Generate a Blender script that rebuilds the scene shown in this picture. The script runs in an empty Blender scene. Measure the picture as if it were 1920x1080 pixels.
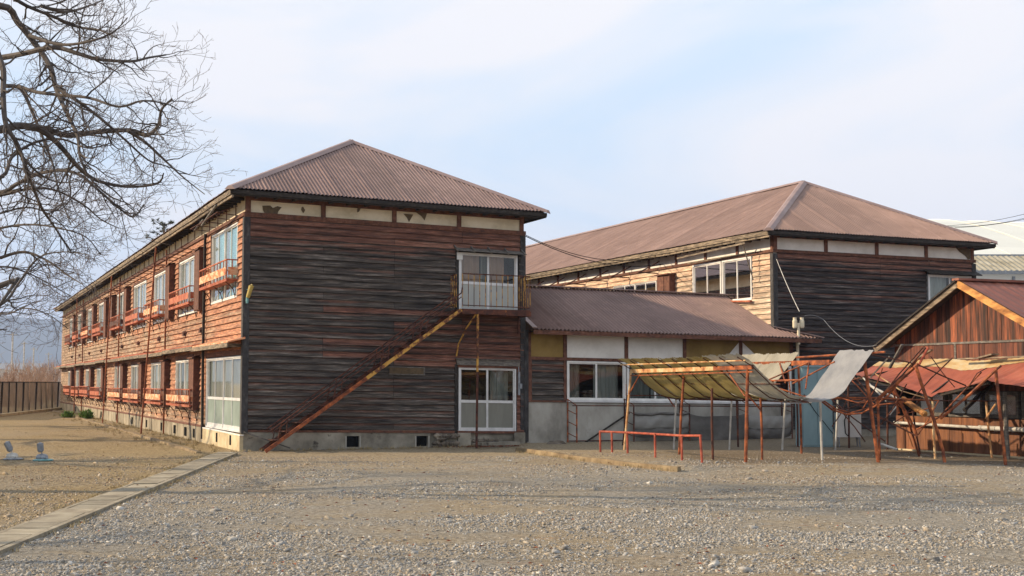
import bpy, math, random
import numpy as np
from mathutils import Vector, noise as mnoise
scene = bpy.context.scene
C = scene.collection
R = math.radians
random.seed(7)

# ------------------------------------------------------------------ camera, sky, sun, exposure
CAM_H = 1.62; FPX = 2500.0; PITCH = math.atan(178 / FPX)
cam_d = bpy.data.cameras.new('camera'); cam = bpy.data.objects.new('camera', cam_d); C.objects.link(cam)
cam.location = (0, 0, CAM_H); cam.rotation_euler = (math.pi / 2 + PITCH, 0, 0)
cam_d.sensor_width = 36; cam_d.lens = 36 * FPX / 1920; cam_d.clip_start = .1; cam_d.clip_end = 20000
scene.camera = cam
SUN_EL = 25.0; SUN_DIR = Vector((-.998, .06, 0)).normalized() * math.cos(R(SUN_EL)) + Vector((0, 0, math.sin(R(SUN_EL))))
sun_d = bpy.data.lights.new('sun', 'SUN'); sun_o = bpy.data.objects.new('sun', sun_d); C.objects.link(sun_o)
sun_d.energy = 5.0; sun_d.angle = R(.7); sun_d.color = (1, .80, .55)
sun_o.rotation_euler = SUN_DIR.to_track_quat('Z', 'Y').to_euler()
scene.view_settings.view_transform = 'Standard'; scene.view_settings.look = 'None'
scene.view_settings.exposure = 0.52; scene.view_settings.gamma = 1.0
scene.render.engine = 'CYCLES'
wd = bpy.data.worlds.new('World'); scene.world = wd; wd.use_nodes = True
nt = wd.node_tree; N = nt.nodes; L = nt.links; N.clear()
wo = N.new('ShaderNodeOutputWorld'); bg = N.new('ShaderNodeBackground'); bg.inputs[1].default_value = .075
sky = N.new('ShaderNodeTexSky'); sky.sky_type = 'NISHITA'; sky.sun_disc = False
sky.sun_elevation = R(SUN_EL); sky.sun_rotation = math.atan2(SUN_DIR.x, SUN_DIR.y); sky.dust_density = 1.0; sky.altitude = 100
tc = N.new('ShaderNodeTexCoord'); mp = N.new('ShaderNodeMapping'); mp.inputs['Scale'].default_value = (1.7, 1.7, 5.0)
mp.inputs['Rotation'].default_value = (0, R(18), R(10)); mp.inputs['Location'].default_value = (1.35, .6, .1)
n1 = N.new('ShaderNodeTexNoise'); n1.inputs['Scale'].default_value = 1.3; n1.inputs['Detail'].default_value = 9; n1.inputs['Roughness'].default_value = .55; n1.inputs['Distortion'].default_value = .5
cr = N.new('ShaderNodeValToRGB'); cr.color_ramp.elements[0].position = .38; cr.color_ramp.elements[1].position = .60
cr.color_ramp.elements[0].color = (.0, .0, .0, 1); cr.color_ramp.elements[1].color = (1, 1, 1, 1)
mixa = N.new('ShaderNodeMixRGB'); mixa.inputs[1].default_value = (7.0, 8.7, 10.6, 1); mixa.inputs[2].default_value = (10.1, 10.0, 10.3, 1)
mixb = N.new('ShaderNodeMixRGB'); mixb.inputs[0].default_value = .93
L.new(tc.outputs['Generated'], mp.inputs[0]); L.new(mp.outputs[0], n1.inputs['Vector']); L.new(n1.outputs['Fac'], cr.inputs[0])
L.new(cr.outputs[0], mixa.inputs[0]); L.new(sky.outputs[0], mixb.inputs[1]); L.new(mixa.outputs[0], mixb.inputs[2])
L.new(mixb.outputs[0], bg.inputs[0]); L.new(bg.outputs[0], wo.inputs[0])

# ------------------------------------------------------------------ helpers
_c, _s = math.cos(PITCH), math.sin(PITCH)
def at(px, py, Y):
    """point of the real place at distance Y seen at a picture position"""
    x = (px - 960) / FPX; y = (540 - py) / FPX
    d = Vector((x, _c - _s * y, _s + _c * y)); return d * (Y / d.y) + Vector((0, 0, CAM_H))
def gnd(px, py, z=0):
    x = (px - 960) / FPX; y = (540 - py) / FPX
    d = Vector((x, _c - _s * y, _s + _c * y)); return d * ((z - CAM_H) / d.z) + Vector((0, 0, CAM_H))
AL = math.atan(1057 / FPX); CA, SA = math.cos(AL), math.sin(AL)
OX, OY = -6.4076, 31.9164
def L2W(a, b, z=0): return Vector((OX + a * CA - b * SA, OY + a * SA + b * CA, z))
def W2L(p): dx, dy = p[0] - OX, p[1] - OY; return (dx * CA + dy * SA, -dx * SA + dy * CA)

class MB:
    def __init__(s): s.v = []; s.f = []; s.c = []; s.st = []
    def add(s, vs, fs, col=(.5, 0, 0)):
        o = len(s.v); s.st.append((o, len(s.f))); s.v += [tuple(p) for p in vs]; s.f += [tuple(i + o for i in f) for f in fs]; s.c += [col] * len(fs); return s
    def box(s, x0, x1, y0, y1, z0, z1, col=(.5, 0, 0)):
        return s.add([(x0, y0, z0), (x1, y0, z0), (x1, y1, z0), (x0, y1, z0), (x0, y0, z1), (x1, y0, z1), (x1, y1, z1), (x0, y1, z1)],
                     [(0, 3, 2, 1), (4, 5, 6, 7), (0, 1, 5, 4), (1, 2, 6, 5), (2, 3, 7, 6), (3, 0, 4, 7)], col)
    def quad(s, a, b, c, d, col=(.5, 0, 0)): return s.add([a, b, c, d], [(0, 1, 2, 3)], col)
    def bar(s, p0, p1, w, h, up=(0, 0, 1), col=(.5, 0, 0)):
        p0 = Vector(p0); p1 = Vector(p1); d = (p1 - p0).normalized(); u = Vector(up)
        if abs(d.dot(u)) > .98: u = Vector((1, 0, 0))
        x = d.cross(u).normalized() * (w / 2); y = x.cross(d).normalized() * (h / 2)
        vs = [p + a * x + b * y for p in (p0, p1) for a, b in ((-1, -1), (1, -1), (1, 1), (-1, 1))]
        return s.add(vs, [(0, 3, 2, 1), (4, 5, 6, 7), (0, 1, 5, 4), (1, 2, 6, 5), (2, 3, 7, 6), (3, 0, 4, 7)], col)
    def tube(s, pts, r, n=8, cap=True, col=(.5, 0, 0)):
        pts = [Vector(p) for p in pts]; rs = r if isinstance(r, (list, tuple)) else [r] * len(pts)
        vs = []; m = len(pts)
        t = (pts[1] - pts[0]).normalized(); u = Vector((0, 0, 1)) if abs(t.z) < .9 else Vector((1, 0, 0)); x = t.cross(u).normalized()
        for i, p in enumerate(pts):
            t = (pts[min(i + 1, m - 1)] - pts[max(i - 1, 0)]).normalized(); x = (x - t * x.dot(t)).normalized(); y = t.cross(x)
            for k in range(n):
                a = 2 * math.pi * k / n; vs.append(p + (x * math.cos(a) + y * math.sin(a)) * rs[i])
        fs = [(i * n + k, i * n + (k + 1) % n, (i + 1) * n + (k + 1) % n, (i + 1) * n + k) for i in range(m - 1) for k in range(n)]
        if cap: fs += [tuple(range(n - 1, -1, -1)), tuple((m - 1) * n + k for k in range(n))]
        return s.add(vs, fs, col)
    def lathe(s, c, prof, n=16, col=(.5, 0, 0)):
        vs = [(c[0] + r * math.cos(2 * math.pi * k / n), c[1] + r * math.sin(2 * math.pi * k / n), c[2] + z) for r, z in prof for k in range(n)]
        m = len(prof)
        fs = [(i * n + k, i * n + (k + 1) % n, (i + 1) * n + (k + 1) % n, (i + 1) * n + k) for i in range(m - 1) for k in range(n)]
        fs += [tuple(range(n - 1, -1, -1)), tuple((m - 1) * n + k for k in range(n))]
        return s.add(vs, fs, col)
    def rock(s, c, rx, ry, rz, seed, col=(.5, 0, 0), n=8):
        rnd = random.Random(seed); vs = [(c[0], c[1], c[2] + rz)]; m = 4
        for i in range(1, m):
            ph = math.pi * i / m
            for k in range(n):
                a = 2 * math.pi * k / n; q = .78 + .4 * rnd.random()
                vs.append((c[0] + rx * q * math.sin(ph) * math.cos(a), c[1] + ry * q * math.sin(ph) * math.sin(a), c[2] + rz * q * math.cos(ph)))
        vs.append((c[0], c[1], c[2] - rz)); e = len(vs) - 1
        fs = [(0, 1 + k, 1 + (k + 1) % n) for k in range(n)]
        for i in range(m - 2):
            b = 1 + i * n; fs += [(b + k, b + n + k, b + n + (k + 1) % n, b + (k + 1) % n) for k in range(n)]
        b = 1 + (m - 2) * n; fs += [(b + k, e, b + (k + 1) % n) for k in range(n)]
        return s.add(vs, fs, col)
    def split(s, name, mat, parent=None, shear=None, **k):
        """every piece that was added becomes an object of its own"""
        r = []
        for i, (v0, f0) in enumerate(s.st):
            v1, f1 = s.st[i + 1] if i + 1 < len(s.st) else (len(s.v), len(s.f)); m = MB(); m.v = s.v[v0:v1]; m.f = [tuple(q - v0 for q in f) for f in s.f[f0:f1]]; m.c = s.c[f0:f1]; r.append(m.build(name, mat, parent, shear, **k))
        return r
    def build(s, name, mat, parent=None, shear=None, smooth=False, off=None):
        vs = s.v
        if shear: vs = [(x, y, z + shear * x) for x, y, z in vs]
        if off is not None: vs = [(x - off[0], y - off[1], z - off[2]) for x, y, z in vs]
        me = bpy.data.meshes.new(name); me.from_pydata(vs, [], s.f)
        at_ = me.attributes.new('bc', 'FLOAT_COLOR', 'FACE')
        at_.data.foreach_set('color', [q for c in s.c for q in (c[0], c[1], c[2], 1.0)])
        if smooth: me.polygons.foreach_set('use_smooth', [True] * len(me.polygons))
        me.materials.append(mat); me.update()
        o = bpy.data.objects.new(name, me); C.objects.link(o)
        if parent: o.parent = parent
        return o
def empty(name, loc=(0, 0, 0), rz=0):
    o = bpy.data.objects.new(name, None); C.objects.link(o); o.location = loc; o.rotation_euler = (0, 0, rz); o.empty_display_size = .3; return o
def tag(o, label=None, cat=None, group=None, kind=None):
    if label: o['label'] = label
    if cat: o['category'] = cat
    if group: o['group'] = group
    if kind: o['kind'] = kind
    return o

# ------------------------------------------------------------------ materials
def newmat(name):
    m = bpy.data.materials.new(name); m.use_nodes = True; t = m.node_tree; b = t.nodes['Principled BSDF']; return m, t, b
def rampn(t, stops, src):
    r = t.nodes.new('ShaderNodeValToRGB'); e = r.color_ramp.elements
    while len(e) < len(stops): e.new(.5)
    for i, (p, c) in enumerate(stops): e[i].position = p; e[i].color = (*c, 1) if len(c) == 3 else c
    t.links.new(src, r.inputs[0]); return r.outputs[0]
def noisen(t, scale, detail=6, rough=.6, sc=(1, 1, 1), dist=0, coord='Object', seed=0):
    tc = t.nodes.new('ShaderNodeTexCoord'); m = t.nodes.new('ShaderNodeMapping'); m.inputs['Scale'].default_value = sc; m.inputs['Location'].default_value = (seed, seed * .7, seed * .3)
    n = t.nodes.new('ShaderNodeTexNoise'); n.inputs['Scale'].default_value = scale; n.inputs['Detail'].default_value = detail; n.inputs['Roughness'].default_value = rough; n.inputs['Distortion'].default_value = dist
    t.links.new(tc.outputs[coord], m.inputs[0]); t.links.new(m.outputs[0], n.inputs['Vector']); return n.outputs['Fac']
def mixc(t, f, a, b, mode='MIX'):
    m = t.nodes.new('ShaderNodeMixRGB'); m.blend_type = mode
    for s, v in ((m.inputs[0], f), (m.inputs[1], a), (m.inputs[2], b)):
        if isinstance(v, (int, float)): s.default_value = v
        elif isinstance(v, tuple): s.default_value = (*v, 1)
        else: t.links.new(v, s)
    return m.outputs[0]
def mathn(t, op, a, b=0, clamp=False):
    m = t.nodes.new('ShaderNodeMath'); m.operation = op; m.use_clamp = clamp
    for s, v in ((m.inputs[0], a), (m.inputs[1], b)):
        if isinstance(v, (int, float)): s.default_value = v
        else: t.links.new(v, s)
    return m.outputs[0]
def bumpn(t, b, h, strength=.5, dist=.01):
    n = t.nodes.new('ShaderNodeBump'); n.inputs['Strength'].default_value = strength; n.inputs['Distance'].default_value = dist
    t.links.new(h, n.inputs['Height']); t.links.new(n.outputs[0], b.inputs['Normal'])
def attr(t):
    a = t.nodes.new('ShaderNodeAttribute'); a.attribute_name = 'bc'; s = t.nodes.new('ShaderNodeSeparateColor'); t.links.new(a.outputs['Color'], s.inputs[0]); return s.outputs

def pmat(name, stops, scale=4, sc=(1, 1, 1), rough=.8, bump=.3, bd=.01, metal=0, spots=None, spscale=9, vary=.0, detail=7, seed=0, coord='Object', spec=.4):
    """noise ramp colour + optional second ramp of spots + brightness variation by face attribute"""
    m, t, b = newmat(name); n = noisen(t, scale, detail, .62, sc, seed=seed, coord=coord); c = rampn(t, stops, n)
    if spots:
        n2 = noisen(t, spscale, 5, .65, sc, seed=seed + 5, coord=coord); f = rampn(t, [(spots[0], (0, 0, 0)), (spots[0] + .08, (1, 1, 1))], n2); c = mixc(t, f, c, spots[1])
    if vary:
        a = attr(t); v = mathn(t, 'MULTIPLY_ADD', a[0], vary * 2); v.node.inputs[2].default_value = 1 - vary
        vv = t.nodes.new('ShaderNodeCombineColor')
        for i in range(3): t.links.new(v, vv.inputs[i])
        c = mixc(t, 1.0, c, vv.outputs[0], 'MULTIPLY')
    t.links.new(c, b.inputs['Base Color']); b.inputs['Roughness'].default_value = rough; b.inputs['Metallic'].default_value = metal
    b.inputs['Specular IOR Level'].default_value = spec
    if bump: bumpn(t, b, n, bump, bd)
    return m
def boards(name, axis, dark, red, seed=0, rsc=.9, wear=None, lap=(.53, .158, -.0204), lapk=.75):
    sc = [9, 9, 13]; sc[axis] = .75
    m, t, b = newmat(name); n = noisen(t, 1.3, 9, .66, tuple(sc), seed=seed, dist=.15); n2 = noisen(t, rsc, 6, .62, tuple(q * .35 for q in sc), seed=seed + 3)
    n3 = noisen(t, .5, 4, .6, (1, 1, 1.6), seed=seed + 9)
    a = attr(t); d = rampn(t, dark, n); r = rampn(t, red, n)
    f = mathn(t, 'ADD', a[1], mathn(t, 'MULTIPLY', mathn(t, 'SUBTRACT', n2, .5), 1.35)); f = mathn(t, 'ADD', f, mathn(t, 'MULTIPLY', mathn(t, 'SUBTRACT', n3, .5), 1.1))
    tcn = t.nodes.new('ShaderNodeTexCoord'); sp = t.nodes.new('ShaderNodeSeparateXYZ'); t.links.new(tcn.outputs['Object'], sp.inputs[0])
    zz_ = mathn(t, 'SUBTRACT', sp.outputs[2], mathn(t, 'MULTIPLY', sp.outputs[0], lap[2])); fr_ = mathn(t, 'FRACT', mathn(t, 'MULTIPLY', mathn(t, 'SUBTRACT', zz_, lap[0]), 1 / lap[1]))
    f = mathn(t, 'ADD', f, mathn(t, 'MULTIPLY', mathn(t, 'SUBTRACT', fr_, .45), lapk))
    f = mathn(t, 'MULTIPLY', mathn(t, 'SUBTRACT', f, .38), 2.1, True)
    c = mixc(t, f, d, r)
    if wear:
        n4 = noisen(t, .45, 5, .62, (1, 1, .8), seed=seed + 21)
        c = mixc(t, mathn(t, 'MULTIPLY', mathn(t, 'SUBTRACT', mathn(t, 'ADD', n4, a[2]), wear[0]), 3.5, True), c, rampn(t, wear[1], n))
    s7 = [6, 6, 30]; s7[axis] = 2.6; n7 = noisen(t, 1, 6, .75, tuple(s7), seed=seed + 60); c = mixc(t, .8, c, rampn(t, [(.36, (.45, .45, .45)), (.50, (.95, .95, .95)), (.66, (1.9, 1.85, 1.8))], n7), 'MULTIPLY')
    v = mathn(t, 'MULTIPLY_ADD', a[0], .5 if axis == 0 else .34); v.node.inputs[2].default_value = .76 if axis == 0 else .83
    vv = t.nodes.new('ShaderNodeCombineColor')
    for i in range(3): t.links.new(v, vv.inputs[i])
    c = mixc(t, 1.0, c, vv.outputs[0], 'MULTIPLY')
    if wear:   # vertical rust and dirt runs
        n5 = noisen(t, 1, 5, .7, (1, 3.2, .35), seed=seed + 40); c = mixc(t, mathn(t, 'MULTIPLY', mathn(t, 'SUBTRACT', n5, .54), 3.2, True), c, mixc(t, .25, (.085, .04, .022), c))
    n6 = noisen(t, 7, 6, .7, (1, 1, 1), seed=seed + 50); c = mixc(t, mathn(t, 'MULTIPLY', mathn(t, 'SUBTRACT', n6, .60), 5, True), c, mixc(t, .5, (.03, .022, .02), c))
    t.links.new(c, b.inputs['Base Color']); b.inputs['Roughness'].default_value = .78; b.inputs['Specular IOR Level'].default_value = .35
    bumpn(t, b, n, .55, .012); return m
M = {}
DK = [(.34, (.018, .014, .012)), (.47, (.046, .037, .031)), (.58, (.088, .072, .061)), (.72, (.22, .19, .165))]
RD = [(.30, (.045, .019, .013)), (.5, (.140, .056, .036)), (.72, (.25, .13, .09))]
M['front_boards'] = boards('weathered_front_boards', 0, DK, RD)
M['front_boards_b'] = boards('weathered_front_boards_rear', 0, [(.33, (.007, .005, .005)), (.47, (.022, .017, .016)), (.58, (.060, .047, .042)), (.72, (.19, .16, .145))], RD, seed=31, lap=(.3, .1565, -.007))
OR = [(.30, (.15, .055, .027)), (.5, (.345, .150, .080)), (.72, (.52, .29, .175))]
GB = [(.30, (.085, .052, .032)), (.5, (.27, .175, .108)), (.72, (.47, .36, .25))]
M['side_boards'] = boards('peeling_side_boards', 1, GB, OR, seed=11, lap=(.47, .158, 0), lapk=.4, wear=(.74, [(.3, (.09, .065, .045)), (.7, (.36, .29, .20))]))
M['side_boards_b'] = boards('pale_side_boards', 1, [(.28, (.16, .12, .08)), (.5, (.40, .31, .23)), (.75, (.60, .50, .38))], [(.28, (.28, .15, .09)), (.5, (.52, .34, .23)), (.74, (.66, .48, .35))], seed=17)
M['redwood'] = pmat('red_brown_timber', [(.3, (.055, .023, .015)), (.55, (.14, .055, .032)), (.8, (.23, .11, .07))], 3, (3, 3, 3), vary=.2)
M['darkwood'] = pmat('dark_timber', [(.3, (.010, .008, .007)), (.55, (.028, .022, .018)), (.8, (.09, .07, .055))], 5, (2, 2, 4), vary=.3)
M['greywood'] = pmat('grey_timber', [(.3, (.05, .045, .042)), (.55, (.13, .115, .10)), (.8, (.26, .23, .20))], 4, (2, 2, 6), vary=.3)
M['fascia'] = pmat('weathered_fascia', [(.3, (.05, .038, .028)), (.5, (.17, .13, .09)), (.75, (.42, .33, .23))], 3, (2, 1.2, 8), vary=.2)
M['plaster'] = pmat('cream_plaster', [(.3, (.42, .35, .23)), (.55, (.66, .57, .42)), (.8, (.72, .64, .50))], 1.4, (1, 1, 1.5), rough=.9, bump=.1, vary=.08)
M['plaster_w'] = pmat('white_plaster', [(.3, (.55, .52, .47)), (.55, (.74, .71, .66)), (.8, (.78, .76, .72))], 1.2, rough=.9, bump=.1)
M['clay'] = pmat('bare_clay', [(.3, (.07, .05, .03)), (.6, (.13, .09, .05))], 12, rough=.95)
M['ochre'] = pmat('ochre_plaster', [(.3, (.17, .105, .028)), (.55, (.26, .17, .05)), (.8, (.32, .22, .08))], 1.5, rough=.9, bump=.1)
M['concrete'] = pmat('grey_concrete', [(.32, (.11, .095, .072)), (.5, (.25, .225, .18)), (.7, (.40, .36, .29))], 1.5, rough=.9, spots=(.60, (.07, .06, .048)), spscale=4)
M['concrete_c'] = pmat('cream_concrete', [(.3, (.30, .23, .13)), (.5, (.50, .41, .26)), (.75, (.62, .53, .36))], 1.5, rough=.9, spots=(.70, (.16, .13, .08)), spscale=3)
M['concrete_t'] = pmat('tan_stained_concrete', [(.3, (.12, .10, .07)), (.48, (.27, .23, .165)), (.7, (.42, .365, .27))], 1.1, (1, 1.4, .7), rough=.9, spots=(.58, (.09, .075, .055)), spscale=2.6, vary=.15)
M['concrete_w'] = pmat('grey_render', [(.32, (.19, .175, .15)), (.5, (.34, .32, .28)), (.72, (.46, .44, .40))], 1.3, (1, 1, .6), rough=.9, spots=(.64, (.13, .12, .105)), spscale=2.2, bump=.15)
M['stone'] = pmat('field_stone', [(.3, (.06, .05, .04)), (.55, (.16, .13, .10)), (.8, (.30, .26, .2))], 6, rough=.9, vary=.4)
M['rust'] = pmat('rusted_steel', [(.30, (.045, .014, .008)), (.5, (.21, .055, .018)), (.68, (.46, .13, .035)), (.85, (.55, .27, .11))], 6, rough=.75, spots=(.67, (.10, .035, .02)), spscale=14, bump=.4, bd=.004)
M['rust_d'] = pmat('dark_rusted_steel', [(.30, (.018, .009, .007)), (.5, (.07, .022, .013)), (.7, (.16, .05, .022))], 6, rough=.8, bump=.4, bd=.004, spots=(.66, (.30, .10, .03)), spscale=5)
M['rust_m'] = pmat('brown_rusted_steel', [(.30, (.035, .012, .008)), (.5, (.12, .038, .018)), (.7, (.26, .09, .04)), (.85, (.42, .2, .1))], 6, rough=.8, bump=.4, bd=.004)
M['rust_y'] = pmat('yellow_painted_rusting_steel', [(.36, (.05, .018, .010)), (.46, (.17, .06, .02)), (.53, (.46, .24, .045)), (.8, (.56, .34, .09))], 5.5, rough=.7, bump=.3, bd=.004)
M['rust_p'] = pmat('pale_rusting_steel', [(.3, (.22, .07, .03)), (.45, (.50, .25, .10)), (.6, (.62, .46, .26)), (.8, (.66, .58, .44))], 5, rough=.7, bump=.3, bd=.004)
M['redpaint'] = pmat('red_painted_pipe', [(.3, (.16, .03, .018)), (.55, (.38, .075, .038)), (.8, (.5, .2, .12))], 7, rough=.7, spots=(.70, (.6, .5, .42)), spscale=16)
M['orange'] = pmat('rusty_orange_steel', [(.25, (.13, .035, .016)), (.5, (.36, .085, .036)), (.68, (.50, .20, .10)), (.85, (.6, .38, .24))], 4, rough=.7, bump=.2, vary=.2)
M['peel'] = pmat('peeling_orange_panel', [(.3, (.36, .08, .03)), (.47, (.62, .22, .09)), (.56, (.68, .45, .28)), (.8, (.72, .58, .42))], 5, (1, 1, 2), rough=.75)
M['palepipe'] = pmat('pale_grey_pipe', [(.3, (.28, .26, .23)), (.6, (.52, .50, .46)), (.85, (.6, .6, .57))], 5, rough=.6, spots=(.68, (.22, .10, .05)), spscale=6)
M['alu'] = pmat('aluminium_frame', [(.3, (.50, .50, .50)), (.7, (.72, .72, .72))], 3, rough=.45, metal=.15, bump=0)
M['alu_w'] = pmat('white_window_frame', [(.3, (.60, .58, .55)), (.7, (.80, .79, .76))], 3, rough=.5, bump=0)
M['dark'] = pmat('dark_interior', [(.3, (.012, .010, .009)), (.7, (.035, .030, .026))], 2, rough=.95, bump=0)
M['curtain'] = pmat('pale_curtain', [(.3, (.40, .44, .42)), (.7, (.66, .70, .67))], 1.0, (10, 10, .3), rough=.9, bump=.5, bd=.02, vary=.25)
M['curtain_t'] = pmat('turquoise_curtain', [(.3, (.16, .46, .50)), (.7, (.30, .62, .64))], 1.0, (10, 10, .3), rough=.9, bump=.5, bd=.02)
M['curtain_d'] = pmat('grey_green_board', [(.3, (.17, .17, .145)), (.7, (.22, .22, .19))], 2, (3, 3, .5), rough=.35, bump=0)
M['curtain_l'] = pmat('light_grey_board', [(.3, (.34, .35, .33)), (.7, (.42, .43, .40))], 2, (3, 3, .5), rough=.4, bump=0)
M['pinkwall'] = pmat('pink_inner_wall', [(.3, (.42, .27, .20)), (.7, (.55, .37, .28))], 2, rough=.9, bump=0)
M['blue'] = pmat('pale_blue_sheet_metal', [(.3, (.17, .26, .29)), (.6, (.25, .37, .40)), (.85, (.30, .41, .43))], 1.6, (1, 1, .5), rough=.5, spots=(.72, (.16, .13, .09)), spscale=3)
M['white'] = pmat('white_painted', [(.3, (.55, .55, .53)), (.7, (.74, .74, .72))], 2, rough=.5, bump=0)
M['cream'] = pmat('cream_plastic', [(.3, (.55, .47, .33)), (.7, (.72, .64, .48))], 5, rough=.6, bump=0)
M['black'] = pmat('black_rubber_vent_shade', [(.3, (.006, .006, .006)), (.7, (.012, .012, .012))], 5, rough=.9, bump=0, spec=.05)  # rubber of cables and hoses; also the painted shade inside vent openings
M['barngable'] = pmat('red_brown_vertical_boards', [(.33, (.018, .008, .006)), (.48, (.085, .027, .013)), (.62, (.25, .068, .026)), (.8, (.42, .18, .08))], 1.2, (9, 9, .8), rough=.7, vary=.65, seed=4)
M['barndark'] = pmat('dark_red_vertical_boards', [(.3, (.025, .010, .007)), (.5, (.10, .028, .015)), (.72, (.22, .07, .03))], 1.2, (9, 9, .8), rough=.7, vary=.5, seed=8)
M['barnlow'] = pmat('orange_brown_panel_boards', [(.3, (.05, .02, .010)), (.5, (.15, .054, .021)), (.75, (.30, .12, .045))], 1.4, (5, 5, .6), rough=.7, vary=.3, seed=2)
M['barge'] = pmat('orange_bargeboard', [(.3, (.10, .04, .012)), (.48, (.36, .15, .04)), (.62, (.56, .28, .08)), (.8, (.66, .40, .16))], 2.2, (2, 1, 3), rough=.75)
M['darkpost'] = pmat('dark_grey_post', [(.3, (.018, .017, .018)), (.55, (.05, .046, .046)), (.8, (.13, .12, .115))], 4, (3, 3, 1.2), vary=.3)
M['greenpanel'] = pmat('green_grey_panel', [(.3, (.16, .21, .185)), (.7, (.27, .33, .295))], 1.5, rough=.4, bump=0)
M['tarp'] = pmat('grey_tarpaulin', [(.3, (.06, .055, .05)), (.6, (.13, .12, .11)), (.8, (.2, .19, .175))], 1.2, (1, 1, 2), rough=.9)
M['tarp_l'] = pmat('pale_grey_tarpaulin', [(.3, (.20, .19, .175)), (.7, (.31, .30, .28))], 1.2, (1, 1, 2), rough=.9)
M['bark'] = pmat('dark_bark', [(.3, (.030, .024, .022)), (.6, (.085, .070, .062)), (.8, (.19, .16, .14))], 3, (1, 1, 1), rough=.9)
M['twig'] = pmat('twig_bark', [(.3, (.09, .066, .055)), (.7, (.20, .155, .13))], 3, rough=.9, bump=0)
M['brush'] = pmat('reddish_brush', [(.3, (.26, .15, .10)), (.7, (.46, .31, .21))], .5, rough=.9, bump=0, vary=.3)
M['leaf'] = pmat('green_leaf', [(.3, (.06, .12, .015)), (.7, (.20, .32, .05))], 5, rough=.7, bump=0, vary=.4)
M['pine'] = pmat('pine_needle', [(.3, (.012, .022, .010)), (.7, (.06, .075, .035))], 2, rough=.8, bump=0, vary=.5)
M['litter'] = pmat('fallen_leaf', [(.3, (.12, .03, .015)), (.7, (.28, .09, .04))], 9, rough=.9, bump=0, vary=.4)
M['fencepanel'] = pmat('brown_fence_mesh', [(.3, (.055, .038, .028)), (.7, (.12, .085, .06))], .6, rough=.9, bump=0, vary=.3)
M['hallroof'] = pmat('cream_hall_roof', [(.3, (.58, .58, .52)), (.7, (.66, .66, .60))], .08, rough=.6, bump=0, vary=.05)
M['hallwall'] = pmat('white_hall_wall', [(.3, (.58, .57, .52)), (.7, (.74, .73, .68))], .4, rough=.8, bump=0, vary=.08)
M['slate'] = pmat('mossy_cement_roof', [(.3, (.17, .15, .10)), (.5, (.30, .27, .20)), (.8, (.42, .39, .31))], 1.6, rough=.95)
M['tube'] = pmat('yellowed_lamp_cover', [(.3, (.36, .25, .05)), (.7, (.55, .42, .14))], 8, rough=.5, bump=0)
M['teal'] = pmat('teal_lamp_base', [(.3, (.10, .26, .27)), (.7, (.22, .40, .40))], 8, rough=.6, bump=0)
M['lampgrey'] = pmat('grey_cast_metal', [(.3, (.16, .17, .19)), (.7, (.32, .34, .37))], 9, rough=.55, metal=.3)
M['hills'] = pmat('forested_hills', [(.3, (.03, .045, .035)), (.7, (.075, .085, .06))], .004, rough=1, bump=0)
def roofmat(name, lo, hi, vary):
    m, t, b = newmat(name); n = noisen(t, .7, 6, .6, (1, 1, 1), coord='Object'); c = rampn(t, [(.3, lo), (.7, hi)], n)
    n2 = noisen(t, 2.0, 6, .7, (1, 1, 1), seed=4); c = mixc(t, mathn(t, 'MULTIPLY', rampn(t, [(.52, (0, 0, 0)), (.72, (1, 1, 1))], n2), .5), c, tuple(q * 1.4 for q in hi)); n3 = noisen(t, 3.1, 7, .75, (1, 1, 1), seed=9); c = mixc(t, mathn(t, 'MULTIPLY', rampn(t, [(.58, (0, 0, 0)), (.70, (1, 1, 1))], n3), .55), c, (.11, .062, .045))
    a = attr(t); v = mathn(t, 'MULTIPLY_ADD', a[0], vary * 2); v.node.inputs[2].default_value = 1 - vary
    vv = t.nodes.new('ShaderNodeCombineColor')
    for i in range(3): t.links.new(v, vv.inputs[i])
    c = mixc(t, 1.0, c, vv.outputs[0], 'MULTIPLY'); t.links.new(c, b.inputs['Base Color'])
    b.inputs['Roughness'].default_value = .62; b.inputs['Specular IOR Level'].default_value = .35; return m
M['roof'] = roofmat('brown_corrugated_sheet', (.170, .106, .090), (.250, .160, .138), .10)
M['roof_b'] = roofmat('sun_faded_corrugated_sheet', (.235, .148, .118), (.315, .205, .165), .10)
M['ridge'] = pmat('brown_ridge_cap', [(.3, (.20, .13, .115)), (.7, (.30, .21, .19))], 1.5, rough=.55, bump=0)
M['redroof'] = pmat('red_sheet_roof', [(.3, (.115, .036, .022)), (.55, (.205, .062, .036)), (.8, (.31, .135, .085))], .9, (1, 1, 1), rough=.6, spots=(.66, (.33, .15, .09)), spscale=3, bump=.1)
M['redlean'] = pmat('salmon_sheet_roof', [(.3, (.17, .045, .028)), (.5, (.28, .075, .045)), (.8, (.36, .135, .08))], .9, (1, 1, 1), rough=.7, spots=(.68, (.48, .30, .17)), spscale=2.5, bump=.1, vary=.12)
M['yellowlean'] = pmat('faded_yellow_sheet', [(.3, (.26, .13, .05)), (.48, (.44, .31, .15)), (.65, (.46, .42, .30)), (.8, (.36, .36, .32))], 1.6, (1, 1, 3), rough=.7)
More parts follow.
